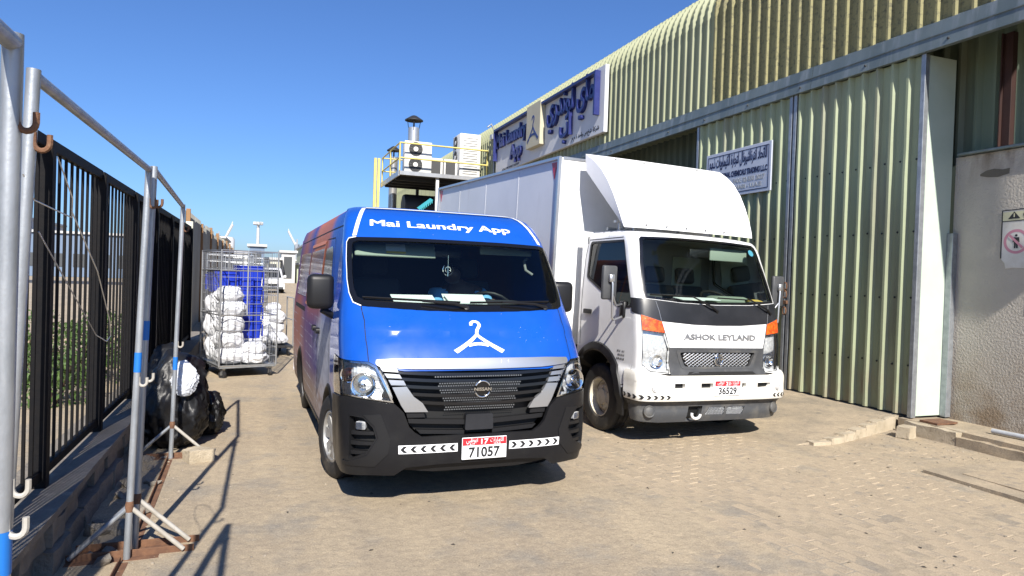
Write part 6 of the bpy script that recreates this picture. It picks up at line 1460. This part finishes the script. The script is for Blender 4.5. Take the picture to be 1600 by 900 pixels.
# parked vehicles far down the yard
M('car_white', (.76, .76, .76), .3, coat=.4); M('car_glass', (.02, .022, .025), .1); M('car_red', (.35, .02, .02), .4)
def parked_car(loc, rz, L, W_, prof, label, name='parked_car', cat='car', glassz=None, rear=False):
    """side profile (y, z) extruded with a narrower top; nose toward the camera"""
    c = tag(empty(name, loc, rz), label, cat, 'vehicles parked far down the yard'); m = MB(); zs = max(z for y, z in prof); rows = []
    for u in (-1, -.93, 0, .93, 1):
        rows.append([(u*W_/2*(1-.13*max(0, (z-.95))/(zs-.9)), y+(.05 if abs(u) == 1 else 0)*(1 if y < L/2 else -1), z-(.03 if abs(u) == 1 and z > .5 else 0)) for y, z in prof])
    m.loft(rows, closed=False); n = len(prof); m.f += [tuple(range(n)), tuple(range(4*n, 5*n))[::-1]]; m.m += [0, 0]; m.build('body', 'car_white', c, 40, fix=True)
    (y0, z0), (y1, z1) = glassz; m = MB(); w0, w1 = W_/2*.86, W_/2*.74; m.add([(-w0, y0-.02, z0), (w0, y0-.02, z0), (w1, y1-.02, z1), (-w1, y1-.02, z1)], [(0, 1, 2, 3)]); m.build('windscreen', 'car_glass', c)
    m = MB(); m.bbox(-W_/2*.6, W_/2*.6, -.03, .0, .50, .68, .01); m.build('grille', 'car_glass', c)
    for s_ in (-1, 1):
        m = MB(); m.bbox(s_*W_*.41-.14, s_*W_*.41+.14, -.035, .04, .66, .82, .03); m.build('headlight', 'lamp_ribbed' if not rear else 'car_red', c)
        m = MB(); m.bbox(s_*(W_/2+.12)-.1, s_*(W_/2+.12)+.1, y0+.25, y0+.4, z0, z0+.18, .03); m.build('door_mirror', 'car_white', c)
        for y in (.85, L-.9): m = MB(); m.lathe([(.0001, -.11), (.31, -.11), (.34, -.07), (.34, .07), (.31, .11), (.0001, .11)], 20, 0, T(s_*(W_/2-.1), y, .34, 0, R(90))); m.build('wheel', 'rubber', c, 40)
    m = MB(); m.bbox(-W_/2*.9, W_/2*.9, -.06, .03, .28, .46, .04); m.build('bumper', 'far_dark', c); return c
suv = [(0, .3), (-.02, .85), (.1, .98), (1.15, 1.08), (1.85, 1.72), (2.3, 1.80), (4.3, 1.78), (4.75, 1.2), (4.8, .3)]
mini = [(0, .3), (-.02, .95), (.55, 1.1), (1.0, 1.85), (1.4, 1.98), (4.5, 1.98), (4.75, .3)]
parked_car((.75, 51, 0), R(3), 4.8, 1.9, suv, 'white off-road car parked beyond the cage trolley', glassz=((1.17, 1.10), (1.80, 1.68)))
parked_car((5.0, 108, 0), R(2), 4.75, 1.75, mini, 'white minivan far down the yard in front of the big white lorry', 'parked_van', 'van', ((.57, 1.13), (.98, 1.80)), rear=True)
parked_car((-.9, 62, 0), R(0), 4.75, 1.75, mini, 'white van parked close behind the off-road car', 'parked_van', 'van', ((.57, 1.13), (.98, 1.80)))
bt_ = tag(empty('parked_lorry', (4.3, 122, 0)), 'large plain white lorry body far down the yard', 'lorry'); m = MB(); m.bbox(-1.25, 1.25, 0, 8, .95, 3.7, .03); m.build('cargo_box', 'far_white', bt_); m = MB(); m.bbox(-1.0, 1.0, .2, 8, .55, .94, .02); m.build('chassis', 'far_dark', bt_)
for x in (-1, 1):
    for y in (1.2, 6.5): m = MB(); m.lathe([(.0001, -.15), (.48, -.15), (.5, .15), (.0001, .15)], 20, 0, T(x*1.05, y, .5, 0, R(90))); m.build('wheel', 'rubber', bt_, 40)
# light mast, cranes, tank
ms_ = tag(empty('light_mast', (-.4, 118, 0)), 'tall white floodlight mast on the horizon', 'lamp post'); m = MB(); m.tube([(0, 0, 0), (0, 0, 9.0)], [.32, .22], 10); m.build('pole', 'far_white', ms_, 50)
for k in range(8): m = MB(); m.bbox(-.22, .22, -.12, .12, -.28, .22, .03, 1, 0, T(.55*math.cos(k*.785), .55*math.sin(k*.785), 9.1, .4, 0, k*.785)); m.build('floodlight', 'far_white', ms_)
m = MB(); m.lathe([(.75, 8.85), (.75, 8.95)], 16, 0); m.build('head_ring', 'galv_post', ms_)
def crane(loc, pts, label):
    c = tag(empty('harbour_crane', loc), label, 'crane', 'cranes on the horizon')
    for nm, a, b, r_ in pts: m = MB(); m.tube([a, b], r_, 6); [m.tube([Vector(a).lerp(Vector(b), t/6), Vector(a).lerp(Vector(b), (t+1)/6)+Vector((0, 0, r_*(2 if t % 2 else -2)))], r_*.4, 4) for t in range(6)]; m.build(nm, 'galv_post' if 'mast' in nm else 'far_white', c, 50)
crane((-10, 190, 0), [('mast', (0, 0, 0), (0, 0, 10), .5), ('jib', (0, 0, 6), (3.2, 0, 13), .35), ('stay', (0, 0, 6), (-6, 0, 2), .15)], 'dark harbour crane with short raised jib left of the mast')
crane((9.6, 200, 0), [('mast', (0, 0, 0), (0, 0, 9), .7), ('jib', (0, 0, 8), (-2.4, 0, 12.6), .3), ('jib_stay', (0, 0, 9), (-1, 0, 9.6), .2)], 'white harbour crane jib leaning left over the far warehouse')
m = MB(); m.lathe([(1.3, 0), (1.3, 7.5), (1.0, 8.0), (.0001, 8.1)], 20, 0, T(-6.2, 150, 0)); tag(m.build('white_silo', 'far_white', None, 40), 'small white silo on the horizon beside the dark crane', 'silo')
for k in range(7):
    x = -5+k*1.9; h_ = 2.4+(k*37 % 5)*.5; block('distant_container', x, x+1.7, 84+k*2.2, 90+k*2.2, h_, ('far_white', 'hoarding', 'far_blue', 'render_cream', 'far_white', 'far_green', 'hoarding')[k], ('first', 'second', 'third', 'fourth', 'fifth', 'sixth', 'seventh')[k]+' container from the left in the far row behind the cage trolley', [(.3, 1.0, .6, h_-.5)], cat='container')
